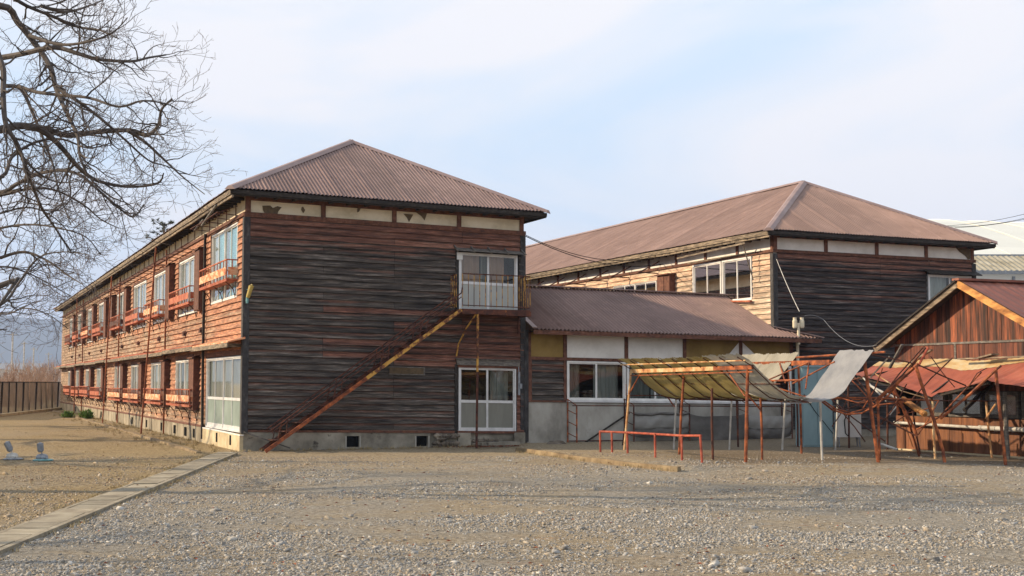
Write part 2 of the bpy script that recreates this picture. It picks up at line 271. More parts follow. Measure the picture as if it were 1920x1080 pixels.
def translucent(name, lo, hi, mixf, tr=0.0, sc=(1, 1, 1)):
    m, t, b = newmat(name); n = noisen(t, 2.2, 6, .65, sc); c = rampn(t, [(.3, lo), (.7, hi)], n)
    t.links.new(c, b.inputs['Base Color']); b.inputs['Roughness'].default_value = .55
    tl = t.nodes.new('ShaderNodeBsdfTranslucent'); t.links.new(c, tl.inputs[0]); mx = t.nodes.new('ShaderNodeMixShader'); mx.inputs[0].default_value = mixf
    t.links.new(b.outputs[0], mx.inputs[1]); t.links.new(tl.outputs[0], mx.inputs[2]); out = mx.outputs[0]
    if tr:
        tp = t.nodes.new('ShaderNodeBsdfTransparent'); m2 = t.nodes.new('ShaderNodeMixShader'); m2.inputs[0].default_value = tr
        t.links.new(out, m2.inputs[1]); t.links.new(tp.outputs[0], m2.inputs[2]); out = m2.outputs[0]
    t.links.new(out, t.nodes['Material Output'].inputs[0]); return m
M['sheet_y'] = translucent('yellowed_plastic_sheet', (.20, .145, .045), (.36, .28, .10), .35)
M['sheet_g'] = translucent('grey_plastic_sheet', (.27, .245, .185), (.42, .39, .31), .3)
M['sheet_b'] = translucent('bluish_plastic_sheet', (.22, .23, .25), (.37, .375, .39), .35)
M['net'] = translucent('green_netting', (.10, .16, .13), (.2, .28, .24), .3, .75)
M['fmesh'] = translucent('brown_shade_mesh', (.07, .055, .045), (.14, .11, .088), .3, .22)
def glassmat(name, tint, refl=1.6, rough=.02):
    m, t, b = newmat(name); t.nodes.remove(b)
    fr = t.nodes.new('ShaderNodeFresnel'); fr.inputs[0].default_value = 1.5; f = mathn(t, 'MULTIPLY', fr.outputs[0], refl, True)
    tp = t.nodes.new('ShaderNodeBsdfTransparent'); tp.inputs[0].default_value = (*tint, 1); gl = t.nodes.new('ShaderNodeBsdfGlossy'); gl.inputs['Roughness'].default_value = rough
    mx = t.nodes.new('ShaderNodeMixShader'); t.links.new(f, mx.inputs[0]); t.links.new(tp.outputs[0], mx.inputs[1]); t.links.new(gl.outputs[0], mx.inputs[2])
    t.links.new(mx.outputs[0], t.nodes['Material Output'].inputs[0]); return m
M['glass'] = glassmat('window_glass', (.82, .86, .85))
M['glass_s'] = glassmat('old_window_glass', (.85, .9, .9), .55, .05)
M['glass_dirty'] = glassmat('dusty_window_glass', (.72, .76, .74), 1.8, .12)

# ------------------------------------------------------------------ ground, path, kerbs
def groundmat():
    m, t, b = newmat('gravel_and_dry_earth'); tcn = t.nodes.new('ShaderNodeTexCoord'); sp = t.nodes.new('ShaderNodeSeparateXYZ'); t.links.new(tcn.outputs['Object'], sp.inputs[0])
    X, Y = sp.outputs[0], sp.outputs[1]
    big = noisen(t, .22, 6, .6, (1, .45, 1)); mid = noisen(t, 1.6, 7, .68, (.6, 1, 1)); fine = noisen(t, 16, 8, .75); fine2 = noisen(t, 55, 4, .7)
    grey = rampn(t, [(.30, (.10, .086, .068)), (.45, (.27, .24, .195)), (.56, (.40, .36, .30)), (.72, (.62, .58, .50))], fine)
    brown = rampn(t, [(.30, (.10, .070, .042)), (.45, (.30, .232, .15)), (.58, (.45, .365, .245)), (.74, (.62, .54, .40))], fine)
    gold = rampn(t, [(.30, (.08, .052, .026)), (.45, (.27, .195, .105)), (.57, (.44, .335, .185)), (.74, (.60, .50, .33))], fine)
    dirt = rampn(t, [(.28, (.10, .074, .048)), (.48, (.22, .172, .118)), (.72, (.34, .285, .21))], fine)
    # weights from place: left yard is golden, strip by the long house is brown, middle of the yard grey, under the canopies fine dirt
    fb = mathn(t, 'MULTIPLY', mathn(t, 'ADD', mathn(t, 'MULTIPLY', mathn(t, 'SUBTRACT', Y, 25.0), .16), mathn(t, 'MULTIPLY', mathn(t, 'SUBTRACT', mathn(t, 'ADD', big, mid), .97), 3.0)), 1.3, True)
    c = mixc(t, fb, grey, brown)
    fp = mathn(t, 'MULTIPLY', mathn(t, 'SUBTRACT', mathn(t, 'ADD', mathn(t, 'MULTIPLY', mid, .55), mathn(t, 'MULTIPLY', big, .65)), .53), 7, True); c = mixc(t, mathn(t, 'MULTIPLY', fp, .9), c, brown); rs_ = noisen(t, 1.1, 8, .8, (.7, 1, 1), seed=6); c = mixc(t, mathn(t, 'MULTIPLY', mathn(t, 'SUBTRACT', rs_, .60), 9, True), c, mixc(t, .6, c, (.42, .19, .07)))
    xl = mathn(t, 'ADD', X, mathn(t, 'MULTIPLY', Y, .0787)); fl = mathn(t, 'MULTIPLY', mathn(t, 'SUBTRACT', -4.10, xl), 3.0, True)
    fl2 = mathn(t, 'MULTIPLY', fl, mathn(t, 'MULTIPLY', mathn(t, 'SUBTRACT', big, .30), 5, True)); c = mixc(t, fl2, c, gold)
    fd = mathn(t, 'MULTIPLY', mathn(t, 'MULTIPLY', mathn(t, 'SUBTRACT', X, 3.2), 1.4, True), mathn(t, 'MULTIPLY', mathn(t, 'ADD', mathn(t, 'SUBTRACT', Y, 25.6), mathn(t, 'MULTIPLY', mathn(t, 'SUBTRACT', mid, .5), 3)), 1.5, True))
    c = mixc(t, fd, c, dirt)
    t.links.new(c, b.inputs['Base Color']); b.inputs['Roughness'].default_value = .95; b.inputs['Specular IOR Level'].default_value = .15
    h = mathn(t, 'ADD', fine, mathn(t, 'MULTIPLY', fine2, .5)); bumpn(t, b, h, 1.0, .07); return m
M['ground'] = groundmat()
def axisvals(a, b, step, far):
    v = list(np.arange(a, b + .01, step)); lo = a; hi = b; s = step
    while lo > -far: s *= 1.6; lo -= s; v.insert(0, lo); 
    s = step
    while hi < far: s *= 1.6; hi += s; v.append(hi)
    return v
xs = axisvals(-16, 16, .25, 9000); ys = axisvals(6, 50, .25, 9000)
g = MB(); nx = len(xs)
for y in ys:
    for x in xs:
        near = -16 <= x <= 16 and 6 <= y <= 50
        z = 0
        if near:
            fade = min(1, (16 - abs(x)) / 2, (y - 6) / 2, (50 - y) / 2); la, lb = W2L((x, y))
            if lb > -.6 and la > -.9: fade = 0
            z = fade * (.030 * mnoise.noise(Vector((x * .35, y * .35, 0))) + .016 * mnoise.noise(Vector((x * 1.5, y * 1.5, 3))) - .012)
        g.v.append((x, y, z))
for j in range(len(ys) - 1):
    for i in range(nx - 1): g.f.append((j * nx + i, j * nx + i + 1, (j + 1) * nx + i + 1, (j + 1) * nx + i)); g.c.append((.5, 0, 0))
tag(g.build('ground', M['ground'], smooth=True), kind='structure')

# concrete channel cover path
pth = MB(); pa, pb = Vector((-4.84, 9.0, 0)), Vector((-6.56, 30.7, 0)); pd = (pb - pa); pl = pd.length; pd.normalize(); px_ = Vector((pd.y, -pd.x, 0))
t_ = -2.0; rnd = random.Random(3)
def pathx(t): return pa + pd * t
while t_ < pl:
    w = .595; z0, z1 = -.05, .026 + rnd.uniform(-.009, .009); j = rnd.uniform(-.012, .012); e = rnd.uniform(.006, .014)
    q = [pathx(t_ + e) - px_ * .19 + px_ * j, pathx(t_ + e) + px_ * .19 + px_ * j, pathx(t_ + w) + px_ * .19 + px_ * j, pathx(t_ + w) - px_ * .19 + px_ * j]
    pth.add([(p.x, p.y, z0) for p in q] + [(p.x, p.y, z1) for p in q], [(4, 5, 6, 7), (0, 1, 5, 4), (1, 2, 6, 5), (2, 3, 7, 6), (3, 0, 4, 7)], (rnd.random(), 0, 0)); t_ += .6
for sgn in (-1, 1):
    a_, b_ = pathx(-2) + px_ * sgn * .245, pathx(pl) + px_ * sgn * .245
    pth.bar((a_.x, a_.y, .0), (b_.x, b_.y, .0), (.07 if sgn > 0 else .05), .065 if sgn > 0 else .03, col=(.5, 0, 0))
M['pathm'] = pmat('worn_concrete_slab', [(.3, (.15, .12, .085)), (.5, (.26, .22, .155)), (.75, (.37, .325, .24))], 2.6, rough=.92, vary=.2, spots=(.68, (.15, .12, .085)), spscale=5)
tag(pth.build('path', M['pathm']), kind='structure')

# low kerb along the long side wall, and kerb in front of the canopies
def kerb(name, pts, w, h, mat, label):
    k = MB(); pts = [Vector((p[0], p[1], 0)) for p in pts]; fine = []
    for i in range(len(pts) - 1):
        n = max(1, int((pts[i + 1] - pts[i]).length / .8)); fine += [pts[i].lerp(pts[i + 1], q / n) for q in range(n)]
    fine.append(pts[-1]); ring = []
    for i, p in enumerate(fine):
        d = (fine[min(i + 1, len(fine) - 1)] - fine[max(i - 1, 0)]).normalized(); s = Vector((d.y, -d.x, 0)); hh = h * (1 + .3 * mnoise.noise(p * .6)); o = .02 * mnoise.noise(p * 1.3 + Vector((5, 0, 0)))
        ring.append([p - s * (w / 2 + .012 - o) + Vector((0, 0, -.06)), p - s * (w / 2 - .012 - o) + Vector((0, 0, hh)), p + s * (w / 2 - .012 + o) + Vector((0, 0, hh)), p + s * (w / 2 + .012 + o) + Vector((0, 0, -.06))])
    vs = [q for r_ in ring for q in r_]; fs = []
    for i in range(len(ring) - 1): fs += [(i * 4 + k_, i * 4 + 4 + k_, i * 4 + 5 + k_, i * 4 + 1 + k_) for k_ in range(3)]
    fs += [(0, 1, 2, 3), tuple(len(vs) - 4 + q for q in (3, 2, 1, 0))]
    k.add(vs, fs); o = k.build(name, mat); tag(o, label, 'kerb'); return o
M['kerbm'] = pmat('sandy_kerb_stone', [(.3, (.10, .07, .04)), (.5, (.215, .155, .088)), (.75, (.32, .25, .15))], 2.5, rough=.95, spots=(.62, (.12, .09, .06)), spscale=5)
kerb('concrete_kerb', [L2W(-1.13, -.57), L2W(-1.05, 9.3), L2W(-.97, 19.1), L2W(-.9, 34), L2W(-.8, 52)], .14, .05, M['kerbm'], 'low pale kerb running along the long sunlit side of the two storey house')
kerb('concrete_kerb', [(.15, 32.2), (.35, 31.7), L2W(6.0, -4.5), L2W(5.85, -6.7), L2W(5.93, -10.1), L2W(6.0, -10.2)], .16, .075, M['kerbm'], 'sandy coloured kerb stones edging the dirt in front of the red pipe railing')
rg = MB(); na, nb = 60, 44
for j in range(nb + 1):
    for i in range(na + 1):
        a = 6.03 + 20 * i / na; b = -14.5 + 14.9 * j / nb; f = min(1, max(0, (b + 12.9 + .35 * mnoise.noise(Vector((a * .8, 0, 0)))) / 2.3)); f = f * f * (3 - 2 * f); wa = .12 if -10.3 < b < -2.8 else 1.3; fa = min(1, (a - 6.03) / wa); f *= fa * fa * (3 - 2 * fa); p = L2W(a, b); z = -.06 + .125 * f + .008 * mnoise.noise(Vector((a, b, 0)))
        rg.v.append((p.x, p.y, z))
rg.f = [(j * (na + 1) + i, j * (na + 1) + i + 1, (j + 1) * (na + 1) + i + 1, (j + 1) * (na + 1) + i) for j in range(nb) for i in range(na)]; rg.c = [(.5, 0, 0)] * len(rg.f)
tag(rg.build('raised_yard', M['ground']), kind='structure')

# loose gravel
def gravel(name, n, seed, region, size, mat, label, dens_pow=1.6):
    rs = np.random.RandomState(seed); P = []
    cube = np.array([(-1, -1, -1), (1, -1, -1), (1, 1, -1), (-1, 1, -1), (-1, -1, 1), (1, -1, 1), (1, 1, 1), (-1, 1, 1)], float)
    F = np.array([(0, 3, 2, 1), (4, 5, 6, 7), (0, 1, 5, 4), (1, 2, 6, 5), (2, 3, 7, 6), (3, 0, 4, 7)])
    y0, y1 = region[2], region[3]; Yv = y0 + (y1 - y0) * rs.rand(n) ** dens_pow
    u_ = rs.rand(n) * 2 - 1; Xv = u_ * (Yv * .395 + .3)
    keep = (Xv > region[0]) & (Xv < region[1])
    dist = np.abs(Xv - (-4.84 - (Yv - 9) * .0795)); keep &= (dist > .29) | (rs.rand(n) < .06)
    left = Xv < (-4.84 - (Yv - 9) * .0795); keep &= ~(left & (rs.rand(n) > .8))
    patch = np.array([mnoise.noise(Vector((x * .32, y * .6, 8))) + .5 * mnoise.noise(Vector((x * 1.1, y * 1.9, 2))) for x, y in zip(Xv, Yv)]); keep &= rs.rand(n) < np.clip(.50 + 1.9 * patch, .05, 1)
    lb = -(Xv - OX) * SA + (Yv - OY) * CA; la = (Xv - OX) * CA + (Yv - OY) * SA; keep &= ~((la > 5.78) & (la < 6.12) & (lb > -10.4)); keep &= ~((la > 6.1) & (lb > -12.5) & (rs.rand(n) > .30 + .5 * (la < 7.6) * (lb < -2))); keep &= ~((la > -1.2) & (lb > -.7)); hf = np.clip((lb + 12.9) / 2.3, 0, 1); hf = hf * hf * (3 - 2 * hf) * np.clip((la - 6.03) / .12, 0, 1); hz_ = np.where(la > 6.03, np.maximum(-.06 + .125 * hf + .0, 0), 0)
    Xv, Yv, hz_ = Xv[keep], Yv[keep], hz_[keep]; n = len(Xv)
    s = size * np.exp(rs.randn(n) * .42); s = np.minimum(s, size * 2.6)
    V = cube[None] * (1 + 1.25 * (rs.rand(n, 8, 3) - .5)); top = V[:, 4:, :2]; V[:, 4:, :2] = top * .8
    V = V * s[:, None, None] * np.stack([.9 + .9 * rs.rand(n), .55 + .5 * rs.rand(n), .28 + .30 * rs.rand(n)], 1)[:, None]
    ti = rs.randn(n) * .35; a = rs.rand(n) * 6.283
    x = V[..., 0]; y = V[..., 1]; z = V[..., 2]; z2 = z * np.cos(ti)[:, None] + x * np.sin(ti)[:, None]; x2 = x * np.cos(ti)[:, None] - z * np.sin(ti)[:, None]
    X = x2 * np.cos(a)[:, None] - y * np.sin(a)[:, None] + Xv[:, None]; Yq = x2 * np.sin(a)[:, None] + y * np.cos(a)[:, None] + Yv[:, None]; Z = z2 + (s * .22)[:, None]
    zz = np.array([.030 * mnoise.noise(Vector((p * .35, q * .35, 0))) + .016 * mnoise.noise(Vector((p * 1.5, q * 1.5, 3))) - .012 for p, q in zip(Xv, Yv)]); Z += np.where(hz_ > 0, hz_, zz)[:, None]
    vs = np.stack([X, Yq, Z], -1).reshape(-1, 3); fs = (F[None] + (np.arange(n) * 8)[:, None, None]).reshape(-1, 4)
    me = bpy.data.meshes.new(name); me.vertices.add(len(vs)); me.vertices.foreach_set('co', vs.ravel()); me.loops.add(fs.size); me.loops.foreach_set('vertex_index', fs.ravel().astype(np.int32))
    me.polygons.add(len(fs)); me.polygons.foreach_set('loop_start', np.arange(0, fs.size, 4, dtype=np.int32)); me.polygons.foreach_set('loop_total', np.full(len(fs), 4, np.int32)); me.update(calc_edges=True)
    me.materials.append(mat); o = bpy.data.objects.new(name, me); C.objects.link(o); tag(o, label, 'gravel', kind='stuff'); return o
def gravmat():
    m, t, b = newmat('mixed_gravel_stone'); ge = t.nodes.new('ShaderNodeNewGeometry')
    r = t.nodes.new('ShaderNodeValToRGB'); st = [(0, (.09, .085, .08)), (.2, (.21, .195, .175)), (.4, (.32, .305, .28)), (.58, (.25, .255, .26)), (.70, (.40, .36, .29)), (.82, (.36, .26, .15)), (.94, (.48, .46, .42)), (1, (.66, .63, .57))]
    e = r.color_ramp.elements
    while len(e) < len(st): e.new(.5)
    for i, (p, c) in enumerate(st): e[i].position = p; e[i].color = (*c, 1)
    t.links.new(ge.outputs['Random Per Island'], r.inputs[0]); n = noisen(t, 40, 4); c = mixc(t, .35, r.outputs[0], rampn(t, [(.3, (.12, .11, .1)), (.7, (.5, .47, .42))], n))
    tcn = t.nodes.new('ShaderNodeTexCoord'); sp = t.nodes.new('ShaderNodeSeparateXYZ'); t.links.new(tcn.outputs['Object'], sp.inputs[0]); X, Y = sp.outputs[0], sp.outputs[1]
    xl = mathn(t, 'ADD', X, mathn(t, 'MULTIPLY', Y, .0787)); fl = mathn(t, 'MULTIPLY', mathn(t, 'SUBTRACT', -4.10, xl), 3.0, True); big = noisen(t, .5, 5, .6, (1, .6, 1), seed=2)
    c = mixc(t, mathn(t, 'MULTIPLY', fl, .85), c, mixc(t, .45, (.36, .25, .125), c)); fb = mathn(t, 'MULTIPLY', mathn(t, 'ADD', mathn(t, 'MULTIPLY', mathn(t, 'SUBTRACT', Y, 23.0), .12), mathn(t, 'MULTIPLY', mathn(t, 'SUBTRACT', big, .47), 5)), 1.2, True)
    c = mixc(t, mathn(t, 'MULTIPLY', fb, .75), c, mixc(t, .35, (.30, .215, .13), c))
    t.links.new(c, b.inputs['Base Color']); b.inputs['Roughness'].default_value = .9; b.inputs['Specular IOR Level'].default_value = .2; return m
M['gravel'] = gravmat()
gravel('gravel', 260000, 5, (-12, 12, 9.0, 30), .0068, M['gravel'], 'loose grey and beige gravel strewn over the whole yard', 1.55)
gravel('gravel', 3600, 9, (-12, 12, 9.0, 28), .0155, M['gravel'], 'bigger pale stones lying loose among the fine yard gravel', 1.2)

# ------------------------------------------------------------------ clapboard walls
def fmap(kind):
    if kind == 'front': return lambda s, n, z: (s, -n, z)
    if kind == 'left': return lambda s, n, z: (-n, s, z)
    if kind == 'right': return lambda s, n, z: (WD + n, s, z)
WD = 7.28
def clap(mb, fm, s0, s1, z0, z1, ch, openings, seed, red, step=.6, joint=1.82, grey=None, axis_dark=True):
    rnd = random.Random(seed); nz = int(round((z1 - z0) / ch)); ch = (z1 - z0) / nz
    for i in range(nz):
        za, zb = z0 + i * ch, z0 + (i + 1) * ch; zm = (za + zb) / 2
        cuts = [(o[0], o[1]) for o in openings if o[2] < zm < o[3]]; segs = [(s0, s1)]
        for c0, c1 in cuts:
            ns = []
            for a, b in segs:
                if c1 <= a or c0 >= b: ns.append((a, b)); continue
                if c0 > a: ns.append((a, c0))
                if c1 < b: ns.append((c1, b))
            segs = ns
        for a, b in segs:
            mb.add([fm(a, -.016, za), fm(b, -.016, za), fm(b, -.016, zb), fm(a, -.016, zb)], [(0, 1, 2, 3)], (-1.4, 0, 0))
            js = [a]; q = s0 + joint * rnd.choice([1, 2, 2, 3])
            while q < b - .3:
                if q > a + .3: js.append(q)
                q += joint * rnd.choice([1, 2, 2, 3])
            js.append(b)
            for p0, p1 in zip(js, js[1:]):
                br = rnd.random(); dz = rnd.uniform(-.006, .006); dn = rnd.uniform(0, .006); n = max(1, int((p1 - p0) / step)); vs = []
                for k in range(n + 1):
                    s = p0 + (p1 - p0) * k / n + (.004 if k == 0 else -.004 if k == n else 0)
                    w = .009 * mnoise.noise(Vector((s * .8, i * 3.1, seed))) + .006 * mnoise.noise(Vector((s * 3, i * 5.1, seed))); o = .010 * mnoise.noise(Vector((s * .9, i * 7.7, seed + 4)))
                    vs += [fm(s, .002 + dn, zb + .012), fm(s, .046 + dn + o, za + dz + w), fm(s, .004, za + dz + w + .030)]
                fs = []
                for k in range(n): fs += [(3 * k, 3 * k + 1, 3 * k + 4, 3 * k + 3), (3 * k + 1, 3 * k + 2, 3 * k + 5, 3 * k + 4)]
                sm = (p0 + p1) / 2; mb.add(vs, fs, (br, red(sm, zm) + rnd.uniform(-.035, .035), grey(sm, zm) if grey else 0))
def recess(mb, fm, s0, s1, z0, z1, d=.7):
    p = lambda s, n, z: fm(s, n, z); a = [p(s0, 0, z0), p(s1, 0, z0), p(s1, 0, z1), p(s0, 0, z1)]; b = [p(s0, -d, z0), p(s1, -d, z0), p(s1, -d, z1), p(s0, -d, z1)]
    mb.add(a + b, [(4, 5, 6, 7), (0, 1, 5, 4), (1, 2, 6, 5), (2, 3, 7, 6), (3, 0, 4, 7)])
def pbox(mb, fm, s0, s1, n0, n1, z0, z1, col=(.5, 0, 0)):
    vs = [fm(s, n, z) for z in (z0, z1) for s, n in ((s0, n0), (s1, n0), (s1, n1), (s0, n1))]
    mb.add(vs, [(0, 3, 2, 1), (4, 5, 6, 7), (0, 1, 5, 4), (1, 2, 6, 5), (2, 3, 7, 6), (3, 0, 4, 7)], col)
def window(root, fm, s0, s1, z0, z1, npan, shear, name='window', fmat='alu_w', mid=None, curtain='curtain', glass='glass', cd=.10, cut=None, label=None, kick=0, lowmat=None, curtspan=None, inset=.0):
    f = MB(); t = .045; n0, n1 = -.05 + inset, .035 + inset
    pbox(f, fm, s0, s1, n0, n1, z0, z0 + t); pbox(f, fm, s0, s1, n0, n1, z1 - t, z1)
    pbox(f, fm, s0, s0 + t, n0, n1 - .002, z0 + t, z1 - t); pbox(f, fm, s1 - t, s1, n0, n1 - .002, z0 + t, z1 - t)
    w = (s1 - s0 - 2 * t) / npan; g_ = MB(); lo = MB()
    for i in range(npan):
        a = s0 + t + i * w; b = a + w; dn = -.015 if i % 2 else .0; e = .03
        zb = z0 + t
        pbox(f, fm, a, a + e, dn - .012, dn + .018, zb, z1 - t); pbox(f, fm, b - e, b, dn - .012, dn + .018, zb, z1 - t)
        pbox(f, fm, a + e, b - e, dn - .012, dn + .017, zb, zb + e + kick); pbox(f, fm, a + e, b - e, dn - .012, dn + .017, z1 - t - e, z1 - t)
        zz = [zb + e + kick]
        if mid: pbox(f, fm, a + e, b - e, dn - .012, dn + .017, mid - .035, mid + .035)
        ga, gb = a + e, b - e
        if lowmat and mid:
            lo.add([fm(ga, dn + .002, zb + e + kick), fm(gb, dn + .002, zb + e + kick), fm(gb, dn + .002, mid - .035), fm(ga, dn + .002, mid - .035)], [(0, 1, 2, 3)], (random.random(), 0, 0))
            g_.add([fm(ga, dn + .002, mid + .035), fm(gb, dn + .002, mid + .035), fm(gb, dn + .002, z1 - t - e), fm(ga, dn + .002, z1 - t - e)], [(0, 1, 2, 3)])
        else: g_.add([fm(ga, dn + .002, zb + e + kick), fm(gb, dn + .002, zb + e + kick), fm(gb, dn + .002, z1 - t - e), fm(ga, dn + .002, z1 - t - e)], [(0, 1, 2, 3)])
    fo = f.build(name, M[fmat], root, shear)
    if label: fo['label'] = label
    g_.build('pane', M[glass], fo, shear)
    if lowmat: lo.build('lower_panel', M[lowmat], fo, shear)
    if curtain:
        spans = curtspan or [(0, 1, curtain)]
        for (c0, c1, cm) in spans:
            c_ = MB(); sa, sb = s0 + (s1 - s0) * c0, s0 + (s1 - s0) * c1; n = max(4, int((sb - sa) / .05)); vs = []
            for k in range(n + 1):
                s = sa + (sb - sa) * k / n; d = -cd + .02 * math.sin(s * 38) + .012 * math.sin(s * 17); vs += [fm(s, d, z0 + .03), fm(s, d, z1 - .03)]
            c_.add(vs, [(2 * k, 2 * k + 1, 2 * k + 3, 2 * k + 2) for k in range(n)], (random.random(), 0, 0)); c_.build('curtain', M[cm], fo, shear)
    return fo

def corr(mb, P, s0, s1, per, amp, inward, slope_dn, sheet=9, spp=4, seam=.15):
    """corrugated slope: P(s, t) gives the plane point at distance s along the eave and t inward; inward(s) the upper bound; slope_dn the normal"""
    n = int((s1 - s0) / per * spp); nrm = Vector(slope_dn); rnd = random.Random(4); rv = [rnd.random() for _ in range(4000)]; vs = []; cs = []
    for k in range(n + 1):
        s = s0 + (s1 - s0) * k / n; h = amp * math.cos(2 * math.pi * (s - s0) / per); sh = int((s - s0) / (per * sheet)); edge = ((s - s0) / (per * sheet)) % 1
        if edge < .14: h += .008
        h += .014 * mnoise.noise(Vector((s * .55, 1.5, 0)))
        T = inward(s)
        for q in (0, .5, 1):
            p = P(s, T * q) + nrm * (h if T > .02 else 0); vs.append(p)
        cs.append(rv[sh] if edge > .14 else min(1.4, rv[sh] + seam))
    o = len(mb.v); mb.v += [tuple(v) for v in vs]
    for k in range(n):
        for q in (0, 1):
            mb.f.append((o + 3 * k + q, o + 3 * k + 3 + q, o + 3 * k + 4 + q, o + 3 * k + 1 + q)); mb.c.append((cs[k], 0, 0))

def hip_roof(root, Lh, ze, za, ov, shear, mat, coarse=.076):
    """hip roof over 0..WD by 0..Lh; eave height ze at overhang ov, ridge za"""
    sm = .12 if mat == 'roof' else .35; run = WD / 2 + ov; k = (za - ze) / run; rf = MB(); ln = math.hypot(1, k)
    x0, x1, y0, y1 = -ov, WD + ov, -ov, Lh + ov
    corr(rf, lambda s, t: Vector((s, y0 + t, ze + k * t)), x0, x1, .098, .018, lambda s: max(0, min(s - x0, x1 - s)), (0, -k / ln, 1 / ln), seam=sm)
    inw = lambda s: max(0, min(s - y0, run, y1 - s))
    corr(rf, lambda s, t: Vector((x0 + t, y1 + y0 - s, ze + k * t)), y0, y1, coarse, .0095, inw, (-k / ln, 0, 1 / ln), seam=sm * 2)
    corr(rf, lambda s, t: Vector((x1 - t, s, ze + k * t)), y0, y1, .304, .0095, inw, (k / ln, 0, 1 / ln))
    corr(rf, lambda s, t: Vector((x1 + x0 - s, y1 - t, ze + k * t)), x0, x1, .152, .0095, lambda s: max(0, min(s - x0, x1 - s)), (0, k / ln, 1 / ln))
    ro = rf.build('roof', M[mat], root, shear)
    cap = MB()
    def capline(p, q, w=.15):
        p = Vector(p); q = Vector(q); d = (q - p).normalized(); side = d.cross(Vector((0, 0, 1))).normalized(); n = 10; vs = []
        for i in range(n + 1):
            c_ = p.lerp(q, i / n); vs += [c_ - side * w + Vector((0, 0, .005 - w * k * .55)), c_ - side * w * .35 + Vector((0, 0, .045)), c_ + side * w * .35 + Vector((0, 0, .045)), c_ + side * w + Vector((0, 0, .005 - w * k * .55))]
        cap.add(vs, [(i * 4 + j, i * 4 + 4 + j, i * 4 + 5 + j, i * 4 + 1 + j) for i in range(n) for j in range(3)] + [(0, 1, 2, 3)])
    cx = WD / 2; A_ = (cx, y0 + run, za); B_ = (cx, y1 - run, za)
    for e_, p_ in (((x0, y0, ze), A_), ((x1, y0, ze), A_), ((x0, y1, ze), B_), ((x1, y1, ze), B_)): capline(e_, p_)
    capline(A_, B_); cap.build('ridge_cap', M['ridge'], ro, shear)
    # fascia, soffit with rafters
    fa = MB(); d = .028
    fa.box(x0 + .03, x1 - .03, y0 + .03, y0 + .065, ze - .125, ze - d); fa.box(x0 + .03, x1 - .03, y1 - .065, y1 - .03, ze - .15, ze - d)
    fa.box(x1 - .065, x1 - .03, y0 + .07, y1 - .07, ze - .15, ze - d)
    fa.box(x0 + .06, x1 - .06, y0 + .068, y0 + .10, ze - .16, ze - .11)
    fa.build('fascia', M['darkwood'], ro, shear)
    fb = MB(); nseg = int(Lh / 1.8)
    for i in range(nseg):
        a = y0 + .07 + (Lh + 2 * ov - .14) * i / nseg; b = y0 + .07 + (Lh + 2 * ov - .14) * (i + 1) / nseg; w0 = .02 * mnoise.noise(Vector((a * .3, 0, 0))); w1 = .02 * mnoise.noise(Vector((b * .3, 0, 0)))
        fb.bar((x0 + .05, a, ze - .085 + w0), (x0 + .05, b - .004, ze - .085 + w1), .03, .115, col=(random.random(), 0, 0))
        fb.bar((x0 + .09, a, ze - .175 + w0), (x0 + .09, b - .004, ze - .175 + w1), .04, .07, col=(random.random(), 0, 0))
    fb.build('fascia', M['fascia'], ro, shear)
    so = MB(); zi = ze - .11
    so.quad((x0 + .03, y0 + .03, zi), (x1 - .03, y0 + .03, zi), (WD, 0, zi + .02), (0, 0, zi + .02)); so.quad((x0 + .03, y0 + .03, zi), (0, 0, zi + .02), (0, Lh, zi + .02), (x0 + .03, y1 - .03, zi))
    so.quad((x1 - .03, y0 + .03, zi), (x1 - .03, y1 - .03, zi), (WD, Lh, zi + .02), (WD, 0, zi + .02)); so.quad((x0 + .03, y1 - .03, zi), (0, Lh, zi + .02), (WD, Lh, zi + .02), (x1 - .03, y1 - .03, zi))
    y = .2
    while y < Lh: so.box(x0 + .07, .0, y, y + .06, zi - .08, zi - .001); y += .455
    x = .2
    while x < WD: so.box(x, x + .06, y0 + .11, 0, zi - .05, zi - .001); x += .455
    so.build('soffit', M['darkwood'], ro, shear); return ro
def ell(n): return n

# ------------------------------------------------------------------ house A: long two storey schoolhouse
ZB = 5.69                       # belt under the plaster band
SHA = -.0204
houseA = empty('wooden_house', (OX, OY, 0), AL)
tag(houseA, 'long two storey wooden building in front, dark weathered end wall with the steel stair', 'building')
F = fmap('front'); Lf = fmap('left'); Rt = fmap('right')
LA = 55.2
openF = [(5.44, 7.08, .44, 2.17), (5.44, 7.13, 3.5, 5.12)]
def redA(s, z):
    v = 0.0
    if z > 5.2: v += .95
    elif z > 4.95: v += .55
    elif z > 4.8: v += .25
    if s > 4.6 and z < 3.5: v += .62
    if s > 7.1 and z < 3.5: v += .3
    if s > 2 and z < 1.2: v += .05
    v += .18 * (z < 4.0) + .10 * (1.2 < z < 3)
    return v
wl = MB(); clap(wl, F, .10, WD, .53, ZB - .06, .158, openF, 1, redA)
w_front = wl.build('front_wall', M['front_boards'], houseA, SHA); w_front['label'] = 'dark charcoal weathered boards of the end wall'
far = [4.3, 9.75, 15.15, 20.6, 26.05, 33.3, 38.7, 44.1, 49.4]
upW = [(f - 3.45, f) for f in far]; upW[0] = (.8, 4.32)
loW = [(f + .4 - 3.2, f + .4) for f in far]; loW[0] = (.12, 4.85)
openL = [(a, b, 3.62 if i else 3.7, 5.32 if i else 5.6) for i, (a, b) in enumerate(upW)] + [(a, b, 1.0 if i else .4, 2.32 if i else 2.30) for i, (a, b) in enumerate(loW)]
def redL(s, z):
    v = 1.15 - .017 * s
    if z < 1.1: v -= .45
    if z < 3.4 and z > 2.6: v -= .32
    return v
